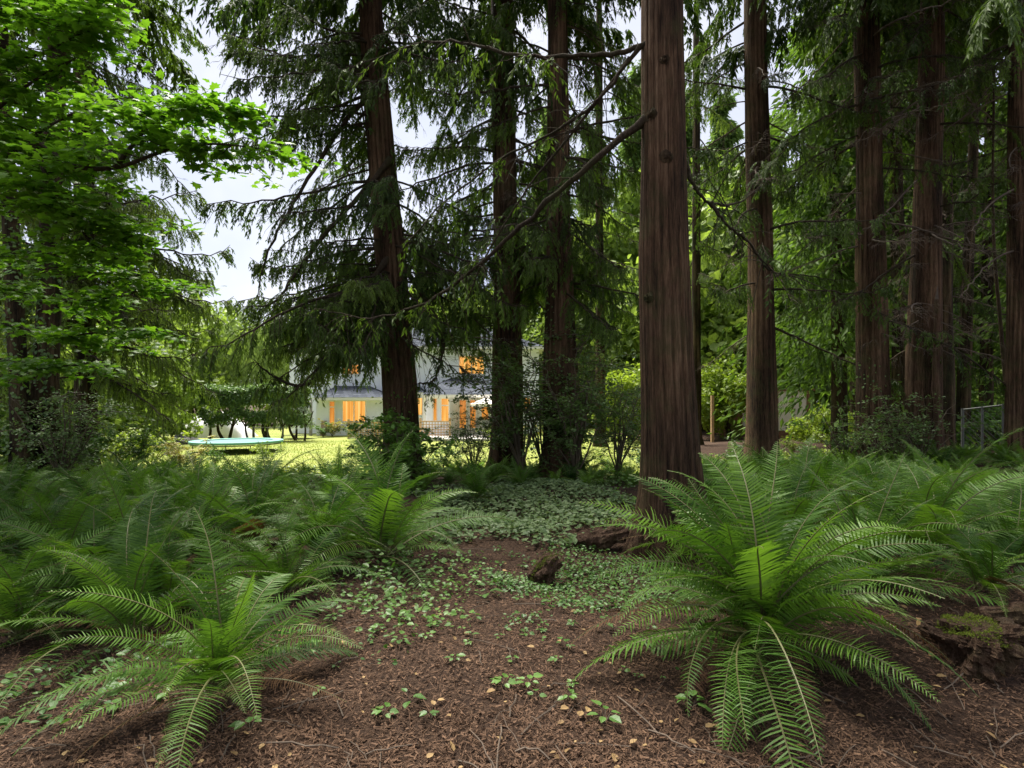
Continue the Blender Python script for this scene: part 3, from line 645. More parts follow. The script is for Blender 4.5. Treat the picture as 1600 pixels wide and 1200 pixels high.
# ------------------------------------------------------------------ house
M['wall'] = plain('pale_stucco', (.8, .83, .9), .85, .05, 3, .15, 60)
M['trim'] = plain('white_trim', (.78, .77, .74), .5, .05)
M['wood'] = plain('tan_timber', (.5, .33, .17), .7, .25, 9, .3)
M['redwood'] = plain('brown_timber', (.2, .095, .05), .75, .3, 7, .3)
M['cream'] = plain('cream_render', (.88, .82, .68), .85, .06, 3)
M['canvas'] = plain('umbrella_canvas', (.85, .8, .74), .8, .05)
M['green_pad'] = plain('trampoline_pad', (.15, .36, .31), .75, .12, 3)
M['mat_black'] = plain('trampoline_bed', (.1, .2, .22), .7, .15, 9)
M['steel'] = plain('galvanised_steel', (.12, .125, .12), .55, .15, 9, metal=.3)
M['tarp'] = plain('pale_tarp', (.62, .62, .64), .7, .12, 2, .5, 5)
M['stone'] = plain('grey_stone', (.3, .29, .28), .9, .25, 5, .8, 14)
M['terracotta'] = plain('weathered_plank', (.3, .22, .17), .85, .3, 8)
M['dark_metal'] = plain('dark_metal', (.03, .035, .035), .5, .2, 5)
M['patio'] = plain('pale_paving', (.5, .48, .45), .85, .12, 4, .3)
def roof_mat():
    m, t, o = newmat('slate_shingles'); geo = N(t, 'ShaderNodeNewGeometry')
    br = N(t, 'ShaderNodeTexBrick'); mp = N(t, 'ShaderNodeMapping'); mp.inputs['Rotation'].default_value = (math.radians(90), 0, 0)
    t.links.new(geo.outputs['Position'], mp.inputs[0]); t.links.new(mp.outputs[0], br.inputs['Vector'])
    br.inputs['Color1'].default_value = (.045, .052, .068, 1); br.inputs['Color2'].default_value = (.09, .1, .125, 1); br.inputs['Mortar'].default_value = (.03, .035, .045, 1)
    br.inputs['Scale'].default_value = 1; br.inputs['Brick Width'].default_value = .28; br.inputs['Row Height'].default_value = .1; br.inputs['Mortar Size'].default_value = .012
    b = N(t, 'ShaderNodeBsdfPrincipled'); b.inputs['Roughness'].default_value = .95; b.inputs['Specular IOR Level'].default_value = .1; t.links.new(br.outputs[0], b.inputs['Base Color'])
    t.links.new(b.outputs[0], o.inputs[0]); return m
M['roof'] = roof_mat()
def glow_mat(name, cols, strength, sx):
    m, t, o = newmat(name); tc = N(t, 'ShaderNodeTexCoord'); mp = N(t, 'ShaderNodeMapping'); mp.inputs['Scale'].default_value = (sx, 1, .1)
    t.links.new(tc.outputs['Object'], mp.inputs[0]); n1 = noise(t, mp.outputs[0], 1.6, 3, .5)
    c = ramp(t, n1, [(.32, cols[0]), (.5, cols[1]), (.66, cols[2])])
    e = N(t, 'ShaderNodeEmission'); e.inputs[1].default_value = strength; t.links.new(c, e.inputs[0])
    gl = N(t, 'ShaderNodeBsdfGlossy'); gl.inputs['Roughness'].default_value = .05; x = N(t, 'ShaderNodeMixShader', i_0=.04)
    t.links.new(e.outputs[0], x.inputs[1]); t.links.new(gl.outputs[0], x.inputs[2]); t.links.new(x.outputs[0], o.inputs[0]); return m
M['glow'] = glow_mat('lit_window', ((.62, .2, .03), (.95, .43, .08), (1.1, .68, .22)), .36, 3.2)
M['glow2'] = glow_mat('lit_window_dim', ((.3, .09, .02), (.7, .26, .04), (.95, .45, .1)), .34, 2)

HY = 36.
house = thing('house', (X(600, HY), HY, -.58), 'pale two-storey house with lit orange windows and slate porch roofs', 'house')
hb = np.array(house.location)
def hbox(name, a, b, mat, parent=None):
    p = parent or house; q = box(MB(), np.array(a) - hb, np.array(b) - hb); return q.obj(name, mat, p)
def hwall(name, px0, px1, Yf, Yb, py_top, mat='wall'):
    return hbox(name, (X(px0, Yf), Yf, -.7), (X(px1, Yf), Yb, Z(py_top, Yf)), M[mat])
hwall('wall', 494, 602, 36.0, 38.6, 624)
hwall('wall', 603.5, 661, 37.3, 38.6, 614)
hbox('wall', (X(452, 38.6), 38.61, -.7), (X(842, 38.6), 48, 5.3), M['wall'])
hwall('wall', 716, 800, 36.2, 38.6, 617)
hwall('wall', 664, 703, 34.7, 38.6, 619)
# angled facet between bay front and door wall
v = [(X(703, 34.7) - .002, 34.72, -.7), (X(716.5, 36.2), 36.21, -.7), (X(716.5, 36.2), 36.21, Z(617, 36.2)), (X(703, 34.7) - .002, 34.72, Z(619, 34.7))]
v2 = [(a, b + .4, c) for a, b, c in v]
MB().add(np.array(v + v2) - hb, [(0,1,2,3),(7,6,5,4),(0,4,5,1),(3,2,6,7),(1,5,6,2),(0,3,7,4)]).obj('wall', M['wall'], house)
# roofs: frustum hips with fascia boards
def hip(px0, px1, Yf, Yb, py_e, tx0, tx1, tYf, py_t):
    e, tz = Z(py_e, Yf), Z(py_t, tYf)
    b = [(X(px0, Yf), Yf, e), (X(px1, Yf), Yf, e), (X(px1, Yf), Yb, e), (X(px0, Yf), Yb, e)]
    t_ = [(X(tx0, tYf), tYf, tz), (X(tx1, tYf), tYf, tz), (X(tx1, tYf), Yb, tz), (X(tx0, tYf), Yb, tz)]
    o = MB().add(np.array(b + t_) - hb, [(0,1,5,4),(1,2,6,5),(2,3,7,6),(3,0,4,7),(4,5,6,7),(3,2,1,0)]).obj('roof', M['roof'], house)
    hbox('fascia', (X(px0, Yf) + .03, Yf + .03, e - .17), (X(px1, Yf) - .03, Yb - .02, e - .003), M['trim'], o)
    return o
hip(489, 608, 35.4, 38.58, 621, 526, 575, 38.0, 603)
hip(659, 812, 34.1, 38.57, 616.5, 703, 727, 38.0, 591)
hip(601, 662, 36.7, 38.55, 613, 610, 655, 38.1, 604)
hip(443, 852, 37.8, 48.6, 541, 540, 760, 42.0, 512)
def hwin(px0, px1, py0, py1, Y, mat='glow', mull=(), trans=()):
    x0, x1, z0, z1 = X(px0, Y), X(px1, Y), Z(py1, Y), Z(py0, Y); c = np.array(((x0 + x1) / 2, Y, (z0 + z1) / 2)) - hb
    wd, ht = (x1 - x0) / 2, (z1 - z0) / 2
    wn = box(MB(), (-wd, -.03, -ht), (wd, -.012, ht)).obj('window', M[mat], house); wn.location = c
    f = MB(); t_ = .075
    for a, b in (((-wd - t_, -.07, ht), (wd + t_, .0, ht + t_)), ((-wd - t_, -.07, -ht - t_), (wd + t_, .0, -ht)), ((-wd - t_, -.068, -ht), (-wd, .0, ht)), ((wd, -.068, -ht), (wd + t_, .0, ht))): box(f, a, b)
    f.obj('frame', M['trim'], wn)
    for m_ in mull: box(MB(), (-wd + 2 * wd * m_ - .03, -.062, -ht), (-wd + 2 * wd * m_ + .03, -.031, ht)).obj('mullion', M['trim'], wn)
    for m_ in trans: box(MB(), (-wd, -.064, ht - 2 * ht * m_ - .03), (wd, -.031, ht - 2 * ht * m_ + .03)).obj('transom', M['trim'], wn)
    return wn
hwin(515.5, 523, 627.5, 664, 36, 'glow2', (), (.23,))
hwin(536, 571, 627, 658, 36, 'glow', (.5,))
hwin(640, 660, 622, 648, 37.3, 'glow')
hwin(677.5, 682.5, 623, 657, 34.7, 'glow2')
hwin(690, 701, 623, 658, 34.7, 'glow', (), (.3,))
hwin(718, 756, 557, 584, 38.61, 'glow', (.5,))
hwin(537, 561, 570, 584, 38.61, 'glow2', (.5,))
hwin(819, 828, 622, 640, 38.61, 'glow2')
hwin(753, 763, 624, 655, 36.2, 'glow2')
# glazed double doors
for px0, px1 in ((715.5, 731), (732, 746)):
    x0, x1 = X(px0, 36.2), X(px1, 36.2); z0, z1 = Z(677, 36.2), Z(622, 36.2); c = np.array(((x0 + x1) / 2, 36.2, z0)) - hb; wd = (x1 - x0) / 2; ht = z1 - z0
    d = MB(); st = .11
    for a, b in (((-wd, -.07, 0), (-wd + st, -.004, ht)), ((wd - st, -.07, 0), (wd, -.004, ht)), ((-wd + st, -.068, ht - .14), (wd - st, -.004, ht)), ((-wd + st, -.068, 0), (wd - st, -.004, .35))): box(d, a, b)
    o = d.obj('door', M['trim'], house); o.location = c
    box(MB(), (-wd + st, -.04, .35), (wd - st, -.02, ht - .14)).obj('pane', M['glow2'], o)
    h_ = MB(); sx = wd - .055 if px0 < 720 else -wd + .055; tube(h_, [(sx, -.072, .95), (sx, -.11, .95), (sx + (-.08 if px0 < 720 else .08), -.11, .95)], .015, 6); h_.obj('handle', M['dark_metal'], o)
for px in (601, 663.2, 750.5): 
    Yc = 35.6 if px < 650 else (34.45 if px < 700 else 35.9); box(MB(), np.array((X(px, Yc) - .07, Yc - .07, -.7)) - hb, np.array((X(px, Yc) + .07, Yc + .07, Z(625 if px < 650 else 621, Yc))) - hb).obj('column', M['trim'], house)
box(MB(), np.array((X(489, 36.2) - .1, 35.8, -.7)) - hb, np.array((X(489, 36.2) + .05, 35.95, Z(622, 36))) - hb).obj('downpipe', M['stone'], house)
tag(box(MB(), (X(640, 33), 30.5, -.62), (X(815, 34), 34.68, -.42)).obj('patio', M['patio']), kind='structure')

# lattice screens
def lattice(px0, px1, py0, py1, Y, label, ends):
    x0, x1, z0, z1 = X(px0, Y), X(px1, Y), -.6, Z(py0, Y)
    g = thing('lattice_screen', ((x0 + x1) / 2, Y, z0), label, 'trellis', 'lattice screens on the lawn'); wd = (x1 - x0) / 2; ht = z1 - z0
    for e in ends: box(MB(), (e * wd - .06, -.06, 0), (e * wd + .06, .06, ht + .18)).obj('post', M['wood'], g); 
    box(MB(), (-wd, -.03, ht - .05), (wd, .03, ht + .02)).obj('rail', M['wood'], g); box(MB(), (-wd, -.03, .1), (wd, .03, .17)).obj('rail', M['wood'], g)
    n = int(2 * wd / .16); me = box(MB(), (-.022, -.018, .17), (.022, -.002, ht - .05)).mesh('slat', M['wood'])
    for i in range(1, n): link('slat', me, g, (-wd + 2 * wd * i / n, 0, 0))
    n = int((ht - .2) / .16); me = box(MB(), (-wd, .002, -.022), (wd, .018, .022)).mesh('slat', M['wood'])
    for i in range(1, n + 1): link('slat', me, g, (0, 0, .17 + (ht - .22) * i / (n + 1)))
lattice(545, 612, 660, 690, 32.5, 'tan lattice screen before the wide lit window, left of the leaning cedar', (-1, 1))
lattice(657, 703, 658, 691, 32.0, 'tan lattice screen with thick end post near the glazed doors', (-1, 1))
# garden umbrella
g = thing('garden_umbrella', (X(772, 33), 33, -.42), 'pale cream garden umbrella open over the patio', 'umbrella')
h = Z(631, 33) + .42; a = np.linspace(0, 2 * np.pi, 9)[:-1] + .39; rim = np.stack([1.45 * np.cos(a), 1.45 * np.sin(a), np.full(8, h)], -1)
val = np.stack([1.4 * np.cos(a), 1.4 * np.sin(a), np.full(8, h - .16)], -1)
MB().add(np.vstack([rim, [(0, 0, h + .55)], val]), [(i, (i + 1) % 8, 8) for i in range(8)]).add(np.vstack([rim, val]), [(i + 8, (i + 1) % 8 + 8, (i + 1) % 8, i) for i in range(8)]).obj('canopy', M['canvas'], g)
tube(MB(), [(0, 0, 0), (0, 0, h + .65)], .025, 8).obj('pole', M['wood'], g)
me = tube(MB(), [(0, 0, h + .45), (1.38, 0, h - .02)], .011, 5).mesh('rib', M['wood'])
for q in a: link('rib', me, g, None, (0, 0, q))
tube(MB(), [(0, 0, 0), (0, 0, .06)], .28, 14).obj('base', M['stone'], g)
# leaning weathered plank at the house corner
g = box(MB(), (-.17, -.03, 0), (.17, .03, 1.0)).obj('leaning_plank', M['terracotta']); g.location = (X(504, 35.5), 35.55, -.57); g.rotation_euler = (-.28, 0, 0); tag(g, 'weathered grey-brown plank leaning against the left house corner', 'plank')
# dark tripod on the lawn
g = thing('tripod_stand', (X(727, 25), 25, -.58), 'dark thin-legged tripod stand on the lawn before the glazed doors', 'stand')
for q in range(3):
    aa = q * 2.09 + .4; tube(MB(), [(.62 * math.cos(aa), .62 * math.sin(aa), 0), (0, 0, 1.02)], .022, 6).obj('leg', M['dark_metal'], g)
tube(MB(), [(0, 0, .96), (0, 0, 1.14)], .05, 8).obj('head', M['dark_metal'], g)

# ------------------------------------------------------------------ trampoline
TY = 24.; g = thing('trampoline', (X(371, TY), TY, -.58), 'round green-padded trampoline on the sunlit lawn', 'trampoline'); rw = 67 * TY / F; th_ = Z(688, TY) + .58
a = np.linspace(0, 2 * np.pi, 49)[:-1]; c_, s_ = np.cos(a), np.sin(a)
def ring(r0, r1, z0, z1, mat, name):
    v = np.concatenate([np.stack([r * c_, r * s_, np.full(48, z)], -1) for r, z in ((r0, z1), (r1, z1), (r1, z0), (r0, z0))]); i = np.arange(48); j = (i + 1) % 48
    f = np.concatenate([np.stack([k * 48 + i, ((k + 1) % 4) * 48 + i, ((k + 1) % 4) * 48 + j, k * 48 + j], -1) for k in range(4)]); return MB().add(v, f).obj(name, mat, g)
ring(rw - .42, rw, th_ - .09, th_, M['green_pad'], 'safety_pad'); ring(.0, rw - .43, th_ - .05, th_ - .03, M['mat_black'], 'jumping_bed')
tube(MB(), np.stack([(rw - .08) * np.cos(np.append(a, 0)), (rw - .08) * np.sin(np.append(a, 0)), np.full(49, th_ - .13)], -1), .025, 6, cap=False).obj('frame', M['steel'], g)
for q in range(6):
    aa = q * PI / 3 + .2; x, y = (rw - .08) * math.cos(aa), (rw - .08) * math.sin(aa); tube(MB(), [(x, y, th_ - .13), (x, y, .0)], .022, 6).obj('leg', M['steel'], g)

# ------------------------------------------------------------------ clipped hedge on stems, chain-link fence, covered mound, weeping spruce
r_ = np.random.default_rng(41); HG = 31.
g = thing('clipped_hedge', (X(395, HG), HG, -.58), 'clipped evergreen hedge raised on bare stems behind the trampoline', 'hedge')
x0, x1, z0, z1 = X(322, HG) - g.location.x, X(482, HG) - g.location.x, Z(648, HG) + .58, Z(607, HG) + .58
n = 17000; p = np.stack([r_.uniform(x0, x1, n), r_.uniform(-.75, .75, n), r_.uniform(z0, z1, n)], -1)
ax_ = r_.integers(0, 3, n); edge = r_.random(n) < .7
p[:, 1] = np.where(edge & (ax_ < 2), -.75 + r_.normal(0, .07, n), p[:, 1]); p[:, 2] = np.where(edge & (ax_ == 2), z1 + r_.normal(0, .07, n), p[:, 2])
p[:, 2] -= (.22 * (1 + np.sin(p[:, 0] * 2.7)) + .2 * (1 + np.sin(p[:, 0] * 6.1 + 1)) * r_.random(n)) * (p[:, 2] < z0 + .55); p[:, 2] += .07 * np.sin(p[:, 0] * 1.9)
mb = MB(); scatter(mb, *OVAL, p, frames(r_.normal(0, .7, (n, 3)) + (0, -.3, -.3), r_.normal(0, .6, (n, 3)) + (0, -.6, .8)), r_.uniform(.08, .16, n)); tag(mb.obj('foliage', M['laurel'], g), kind='stuff')
for i in range(10):
    x = x0 + (x1 - x0) * (i + .5) / 10 + r_.normal(0, .16); mb = MB(); tube(mb, bez([(x + r_.normal(0, .12), r_.normal(0, .15), -.05), (x + r_.normal(0, .1), 0, .7), (x + r_.normal(0, .2), 0, z0 + .2)], 8), np.linspace(.1, .05, 8) * r_.uniform(.6, 1.2), 7)
    for sgn in (-1, 1): tube(mb, [(x, 0, z0 * .55), (x + sgn * .25, .05, z0 * .8), (x + sgn * .42, .05, z0 + .2)], (.04, .035, .025), 5)
    mb.obj('stem', M['bark_dark'], g, True)
def fence(pxs, Y, py, label, Y2=None, posts=None, mesh_n=30):
    xa, xb = X(pxs[0], Y), X(pxs[1], Y2 or Y); ya, yb = Y, Y2 or Y; A = np.array((xa, ya)); B = np.array((xb, yb)); ga, gb = float(gz(xa, ya)), float(gz(xb, yb))
    h = Z(py, Y) - ga; g = thing('chain_link_fence', (xa, ya, ga), label, 'fence'); L = B - A; ln = float(np.linalg.norm(L)); dz = gb - ga
    tube(MB(), [(0, 0, h), (L[0], L[1], h + dz)], .019, 8).obj('top_rail', M['steel'], g)
    k = posts or max(2, int(ln / 2.4) + 1)
    for i in range(k):
        u = i / (k - 1); tube(MB(), [(L[0] * u, L[1] * u, dz * u - .05), (L[0] * u, L[1] * u, dz * u + h + .03)], .03 if i in (0, k - 1) else .024, 8).obj('post', M['steel'], g)
    mb = MB(); stp = .14; m_ = int(ln / stp)
    for i in range(-int(h / stp), m_):
        for s in (0, 1):
            u0, u1 = i * stp, i * stp + h; za, zb = (0, h) if s == 0 else (h, 0)
            q0, q1 = max(u0, 0), min(u1, ln)
            if q1 <= q0: continue
            f0, f1 = (q0 - u0) / h, (q1 - u0) / h
            tube(mb, [(*(L * q0 / ln), za + (zb - za) * f0 + dz * q0 / ln), (*(L * q1 / ln), za + (zb - za) * f1 + dz * q1 / ln)], .0032, 3, cap=False)
    tag(mb.obj('wire_mesh', M['steel'], g), kind='stuff')
fence((395, 442), 29.5, 668, 'silver chain-link fence behind the trampoline by the weeping spruce', posts=3)
fence((205, 320), 27, 687, 'low grey chain-link fence behind the yellow-green shrubs at the left', posts=4)
fence((443, 478), 34, 680, 'short low wire fence beneath the weeping spruce', posts=3)
fence((1504, 1640), 13.5, 640, 'grey chain-link fence with pale top rail at the right edge', 11.8, 5)
# covered pile behind the hedge stems
nx, ny = 40, 20; uu, vv = np.meshgrid(np.linspace(-1, 1, nx), np.linspace(-1, 1, ny))
zz = 1.35 * np.clip(1 - np.abs(uu) ** 3.2, 0, 1) * np.clip(1 - np.abs(vv) ** 3, 0, 1) ** .5 * (1 + .12 * np.sin(uu * 7) + .08 * np.sin(uu * 17 + vv * 5)); i = np.arange(ny - 1)[:, None] * nx; j = np.arange(nx - 1)[None]
o = MB().add(np.stack([uu * 2.1, vv * 1.0, zz], -1).reshape(-1, 3), np.stack([i + j, i + j + 1, i + nx + j + 1, i + nx + j], -1).reshape(-1, 4)).obj('covered_pile', M['tarp'], smooth=True)
o.location = (X(340, 34.5), 34.5, -.585); tag(o, 'pale grey tarp-covered pile behind the hedge stems', 'covered pile')
# garden stones
for q in range(5):
    mb = MB(); tube(mb, np.stack([np.zeros(7), np.zeros(7), np.linspace(-.1, .42, 7)], -1), .42 * np.sqrt(np.maximum(.02, 1 - np.linspace(-.9, .99, 7) ** 2)), 9); mb.v = [v + r_.normal(0, .04, v.shape) for v in mb.v]
    o = mb.obj('boulder', M['stone'], smooth=False); o.location = (X(222 + 20 * q, 29), 28.6 + .4 * (q % 2), -.58); o.scale = (1 + .3 * (q % 3), 1, .8 + .2 * (q % 2)); tag(o, 'grey garden boulder behind the low left fence', 'boulder', 'boulders behind the low left fence')
g = thing('weeping_spruce', (X(463, 33), 33, -.58), 'small grey-green weeping spruce left of the house corner', 'tree'); tube(MB(), [(0, 0, -.05), (.03, 0, 1), (0, 0, 2.2)], (.07, .055, .03), 7).obj('trunk', M['bark_dark'], g, True)
n = 5200; u = r_.random(n) ** .7; a = r_.uniform(0, 6.28, n); rad = 1.0 * (u ** .75) * np.sqrt(r_.random(n)); z = 2.35 - 1.45 * u ** 1.3 + .12 * np.sin(a * 5) - .25 * rad ** 2
mb = MB(); l = r_.uniform(.1, .22, n); scatter(mb, *DIAMOND, np.stack([rad * np.cos(a), rad * np.sin(a), z], -1), frames(np.stack([np.cos(a), np.sin(a), np.full(n, -.5)], -1) + r_.normal(0, .3, (n, 3)), r_.normal(0, .6, (n, 3)) + (0, 0, 1)), np.stack([l * .3, l, l], -1)); mb.obj('crown', M['spruce'], g)

# ------------------------------------------------------------------ outbuildings at the right
SY = 37.; g = thing('garden_shed', (X(1153, SY), SY, -.58), 'small brown plank shed with pale doors under the yellow-green tree', 'shed'); sb = np.array(g.location)
wd = 1.0; hh_ = Z(621, SY) + .58
for i in range(10): box(MB(), (-wd, -.02 - .006 * (i % 2), i * hh_ / 10), (wd, .03, (i + 1) * hh_ / 10 - .012)).obj('plank', M['redwood'], g)
box(MB(), (-wd, .031, 0), (wd, 2, hh_)).obj('wall', M['redwood'], g)
MB().add([(-1.2, -.3, hh_), (1.2, -.3, hh_), (1.2, 2.2, hh_), (-1.2, 2.2, hh_), (-1.2, .95, hh_ + .8), (1.2, .95, hh_ + .8)], [(0, 1, 5, 4), (2, 3, 4, 5)]).add([(-1.2, -.3, hh_), (-1.2, .95, hh_ + .8), (-1.2, 2.2, hh_), (1.2, -.3, hh_), (1.2, 2.2, hh_), (1.2, .95, hh_ + .8)], [(0, 1, 2), (3, 4, 5)]).obj('roof', M['roof'], g)
box(MB(), (.3, -.06, .05), (.85, -.03, 1.7)).obj('door', M['cream'], g)
g = thing('outdoor_table', (X(1141, 34), 34, -.58), 'small reddish wooden table in front of the brown shed', 'table'); box(MB(), (-.45, -.35, .68), (.45, .35, .74)).obj('tabletop', M['redwood'], g)
for sx in (-1, 1):
    for sy in (-1, 1): box(MB(), (sx * .38 - .035, sy * .28 - .035, 0), (sx * .38 + .035, sy * .28 + .035, .679)).obj('leg', M['redwood'], g)
g = box(MB(), (-.07, -.07, 0), (.07, .07, Z(618, 30) + .58)).obj('timber_post', M['wood']); g.location = (X(1113, 30), 30, -.58); tag(g, 'tan timber post standing beside the yellow-green garden tree', 'post')
OY = 34.; g = thing('outbuilding', (X(1238, OY), OY, -.58), 'cream outbuilding with a bright wall glimpsed beneath dark conifers', 'outbuilding'); h2 = Z(611, OY) + .58
box(MB(), (-.85, 0, 0), (.85, 2.5, h2)).obj('wall', M['cream'], g); box(MB(), (-.04, -.05, .2), (.04, -.002, h2)).obj('post', M['redwood'], g); box(MB(), (-1.3, -.08, h2 + .003), (1.3, 2.9, h2 + .15)).obj('roof', M['redwood'], g)
for sx in (-1, 1): box(MB(), (sx * .95 - .098, -.06, 0), (sx * .95 + .098, 2.4, h2)).obj('side_panel', M['redwood'], g)
box(MB(), (-.84, -.12, 0), (.84, -.051, .45)).obj('sill_wall', M['redwood'], g)
g = thing('grey_house', (X(960, 50), 50, -.6), 'grey-roofed neighbouring building glimpsed between the cedars left of the near trunk', 'house')
box(MB(), (-5, 0, 0), (9, 6, 2.6)).obj('wall', M['wall'], g); MB().add([(-5.5, -.6, 2.6), (9.5, -.6, 2.6), (9.5, 6.6, 2.6), (-5.5, 6.6, 2.6), (-5.5, 3, 4.6), (9.5, 3, 4.6)], [(0, 1, 5, 4), (2, 3, 4, 5)]).add([(-5.5, -.6, 2.6), (-5.5, 3, 4.6), (-5.5, 6.6, 2.6), (9.5, -.6, 2.6), (9.5, 6.6, 2.6), (9.5, 3, 4.6)], [(0, 1, 2), (3, 4, 5)]).obj('roof', M['tarp'], g)

# ------------------------------------------------------------------ shrubs
def shrub_mesh(seed, h, sp, stems, leaves, lsize, mat, tmpl=OVAL, droop=.35, stemmat='stem'):
    r_ = np.random.default_rng(seed); st = MB(); lf = MB(); pp = []; dd = []
    for i in range(stems):
        a = r_.uniform(0, 6.28); q = np.linspace(0, 1, 9)[:, None]; hh = h * r_.uniform(.55, 1.05); s_ = sp * r_.uniform(.3, 1.1)
        pts = np.array((math.cos(a), math.sin(a), 0)) * s_ * q ** 1.3 + np.array((0, 0, 1)) * hh * (q - droop * .4 * q ** 3) + r_.normal(0, .02 * h, (9, 3)) * q
        tube(st, pts, np.linspace(.012, .003, 9) * max(1, h / 1.5), 4, cap=False)
        for k in range(6):
            u = r_.uniform(.3, 1); b = np.array([np.interp(u, q[:, 0], pts[:, c]) for c in range(3)]); a2 = r_.uniform(0, 6.28); ln = h * r_.uniform(.12, .3)
            d = np.array((math.cos(a2), math.sin(a2), r_.uniform(-.1, .4))); tw = np.linspace(0, 1, 5)[:, None]; tp = b + d * ln * tw + np.array((0, 0, -.3)) * ln * tw ** 2
            tube(st, tp, np.linspace(.005, .0015, 5) * max(1, h / 1.5), 3, cap=False)
            m_ = leaves; uu = r_.uniform(.1, 1.03, m_); pp.append(np.stack([np.interp(uu, tw[:, 0], tp[:, c]) for c in range(3)], -1) + r_.normal(0, .015 * h, (m_, 3))); dd.append(np.tile(d, (m_, 1)))
    p = np.concatenate(pp); n = len(p); d = np.concatenate(dd)
    scatter(lf, *tmpl, p, frames(d * .5 + r_.normal(0, .8, (n, 3)) * (1, 1, .3) + (0, 0, -.2), r_.normal(0, .35, (n, 3)) + (0, -.2, 1)), lsize * r_.uniform(.6, 1.2, n), 0, np.clip(r_.normal(.5, .2, n), 0, 1))
    return st.mesh('branches', M[stemmat], True), lf.mesh('foliage', M[mat])
SH = {'green': [shrub_mesh(1, 1.5, .9, 13, 22, .085, 'shrub'), shrub_mesh(2, 1.7, .8, 12, 22, .085, 'shrub')],
      'huckle': [shrub_mesh(3, 2.4, 1.1, 16, 36, .06, 'huckle'), shrub_mesh(4, 2.6, 1.0, 16, 36, .06, 'huckle')],
      'yellow': [shrub_mesh(5, 1.6, 1.1, 12, 16, .1, 'yellow'), shrub_mesh(6, 1.4, 1., 12, 16, .1, 'golden')],
      'holly': [shrub_mesh(7, 2.3, 1.1, 9, 16, .075, 'huckle')],
      'low': [shrub_mesh(8, .8, .6, 9, 12, .06, 'shrub'), shrub_mesh(9, .7, .7, 9, 12, .06, 'huckle')]}
def shrub(kind, px, Y, s, label, group=None, var=0, dz=0., name='shrub', x=None):
    x = X(px, Y) if x is None else x; st, lf = SH[kind][var % len(SH[kind])]
    g = thing(name, (x, Y, float(gz(x, Y)) + dz), label, 'shrub', group, (px * 1.7) % 6.28, s); link('branches', st, g); link('foliage', lf, g); return g
shrub('green', 618, 10.2, 1.1, 'bright green leafy shrub at the foot of the leaning cedar')
shrub('green', 640, 11.0, 1.0, 'bright green shrub overlapping the right lattice screen', var=1)
shrub('green', 585, 11.5, .8, 'light green shrub below the left lattice screen', var=1)
shrub('green', 535, 13.4, .45, 'small leafy shrub at the lawn edge below the house corner')
shrub('huckle', 900, 11.6, 1.25, 'tall dark glossy evergreen shrub hugging the cedar left of the near trunk')
shrub('huckle', 815, 12.0, 1.25, 'glossy evergreen shrub climbing the cedar beside the umbrella', var=1)
shrub('huckle', 965, 12.6, 1.0, 'dark glossy shrub close on the left of the near trunk', var=1)
shrub('huckle', 850, 12.8, 1.6, 'tallest glossy evergreen shrub between two cedars', var=1)
shrub('huckle', 740, 12.5, .7, 'low glossy shrub on the lawn edge below the glazed doors')
shrub('green', 690, 13.5, .6, 'leafy shrub in front of the right lattice screen', var=1)
shrub('yellow', 285, 16.5, .85, 'golden leaved shrub left of the trampoline', var=1)
shrub('yellow', 235, 17, .95, 'yellow-green shrub at the lawn edge left of the golden one')
shrub('yellow', 175, 16, 1.05, 'yellow-green shrub right of the dark double trunk')
shrub('yellow', 420, 20, .55, 'small yellow-green shrub under the right end of the trampoline')
shrub('green', 335, 17.5, .5, 'leafy shrub before the left end of the trampoline', var=1)
shrub('green', 130, 13, 1.1, 'green shrub at the foot of the double trunk'); shrub('green', 40, 12.2, 1.1, 'green shrub left of the double trunk', var=1)
shrub('green', -30, 11.5, 1.2, 'green shrub at the left edge of the view'); shrub('huckle', 100, 9.9, .8, 'climbing leafy shrub clinging to the double trunk', var=1)
shrub('green', 210, 14.5, .9, 'loose green shrub between the double trunk and the golden shrub', var=1)
for i, (px, Y, s) in enumerate(((1105, 16, .75), (1140, 17, .7), (1215, 16.5, .75), (1260, 17, .7), (1300, 16, .8), (1000, 18, .8), (945, 17, .8), (1160, 20, .9), (1240, 20, .8), (1310, 19, .9))):
    shrub('low' if i % 2 else 'yellow', px, Y, s * (1.4 if i % 2 else .6), 'sunlit low shrub among the ferns before the garden', 'low shrubs between the ferns and the garden', i)
shrub('holly', 1400, 12.4, .95, 'dark holly between the two straight red-brown cedars'); shrub('holly', 1365, 12.0, .75, 'dark holly before the straight cedar of the grove')
shrub('holly', 1440, 12.0, .8, 'dark holly at the foot of the right-leaning cedar'); shrub('holly', 1320, 13.5, .9, 'dark holly left of the straight grove cedar')
for i, (px, Y) in enumerate(((1500, 18), (1560, 19), (1620, 18), (1530, 24), (1590, 26), (1480, 26))):
    shrub('green', px, Y, 1.5, 'green undergrowth shrub behind the right-edge wire fence', 'undergrowth shrubs behind the wire fence', i)
for i, (px, Y) in enumerate(((505, 34), (519, 34.6), (552, 34.3), (590, 34), (770, 31), (800, 30), (905, 26), (870, 24), (1060, 34), (1118, 37), (1128, 38))):
    shrub('yellow' if i % 3 else 'green', px, Y, .75 + .2 * (i % 2), 'garden shrub planted along the house front and lawn', 'garden shrubs along the house', i)

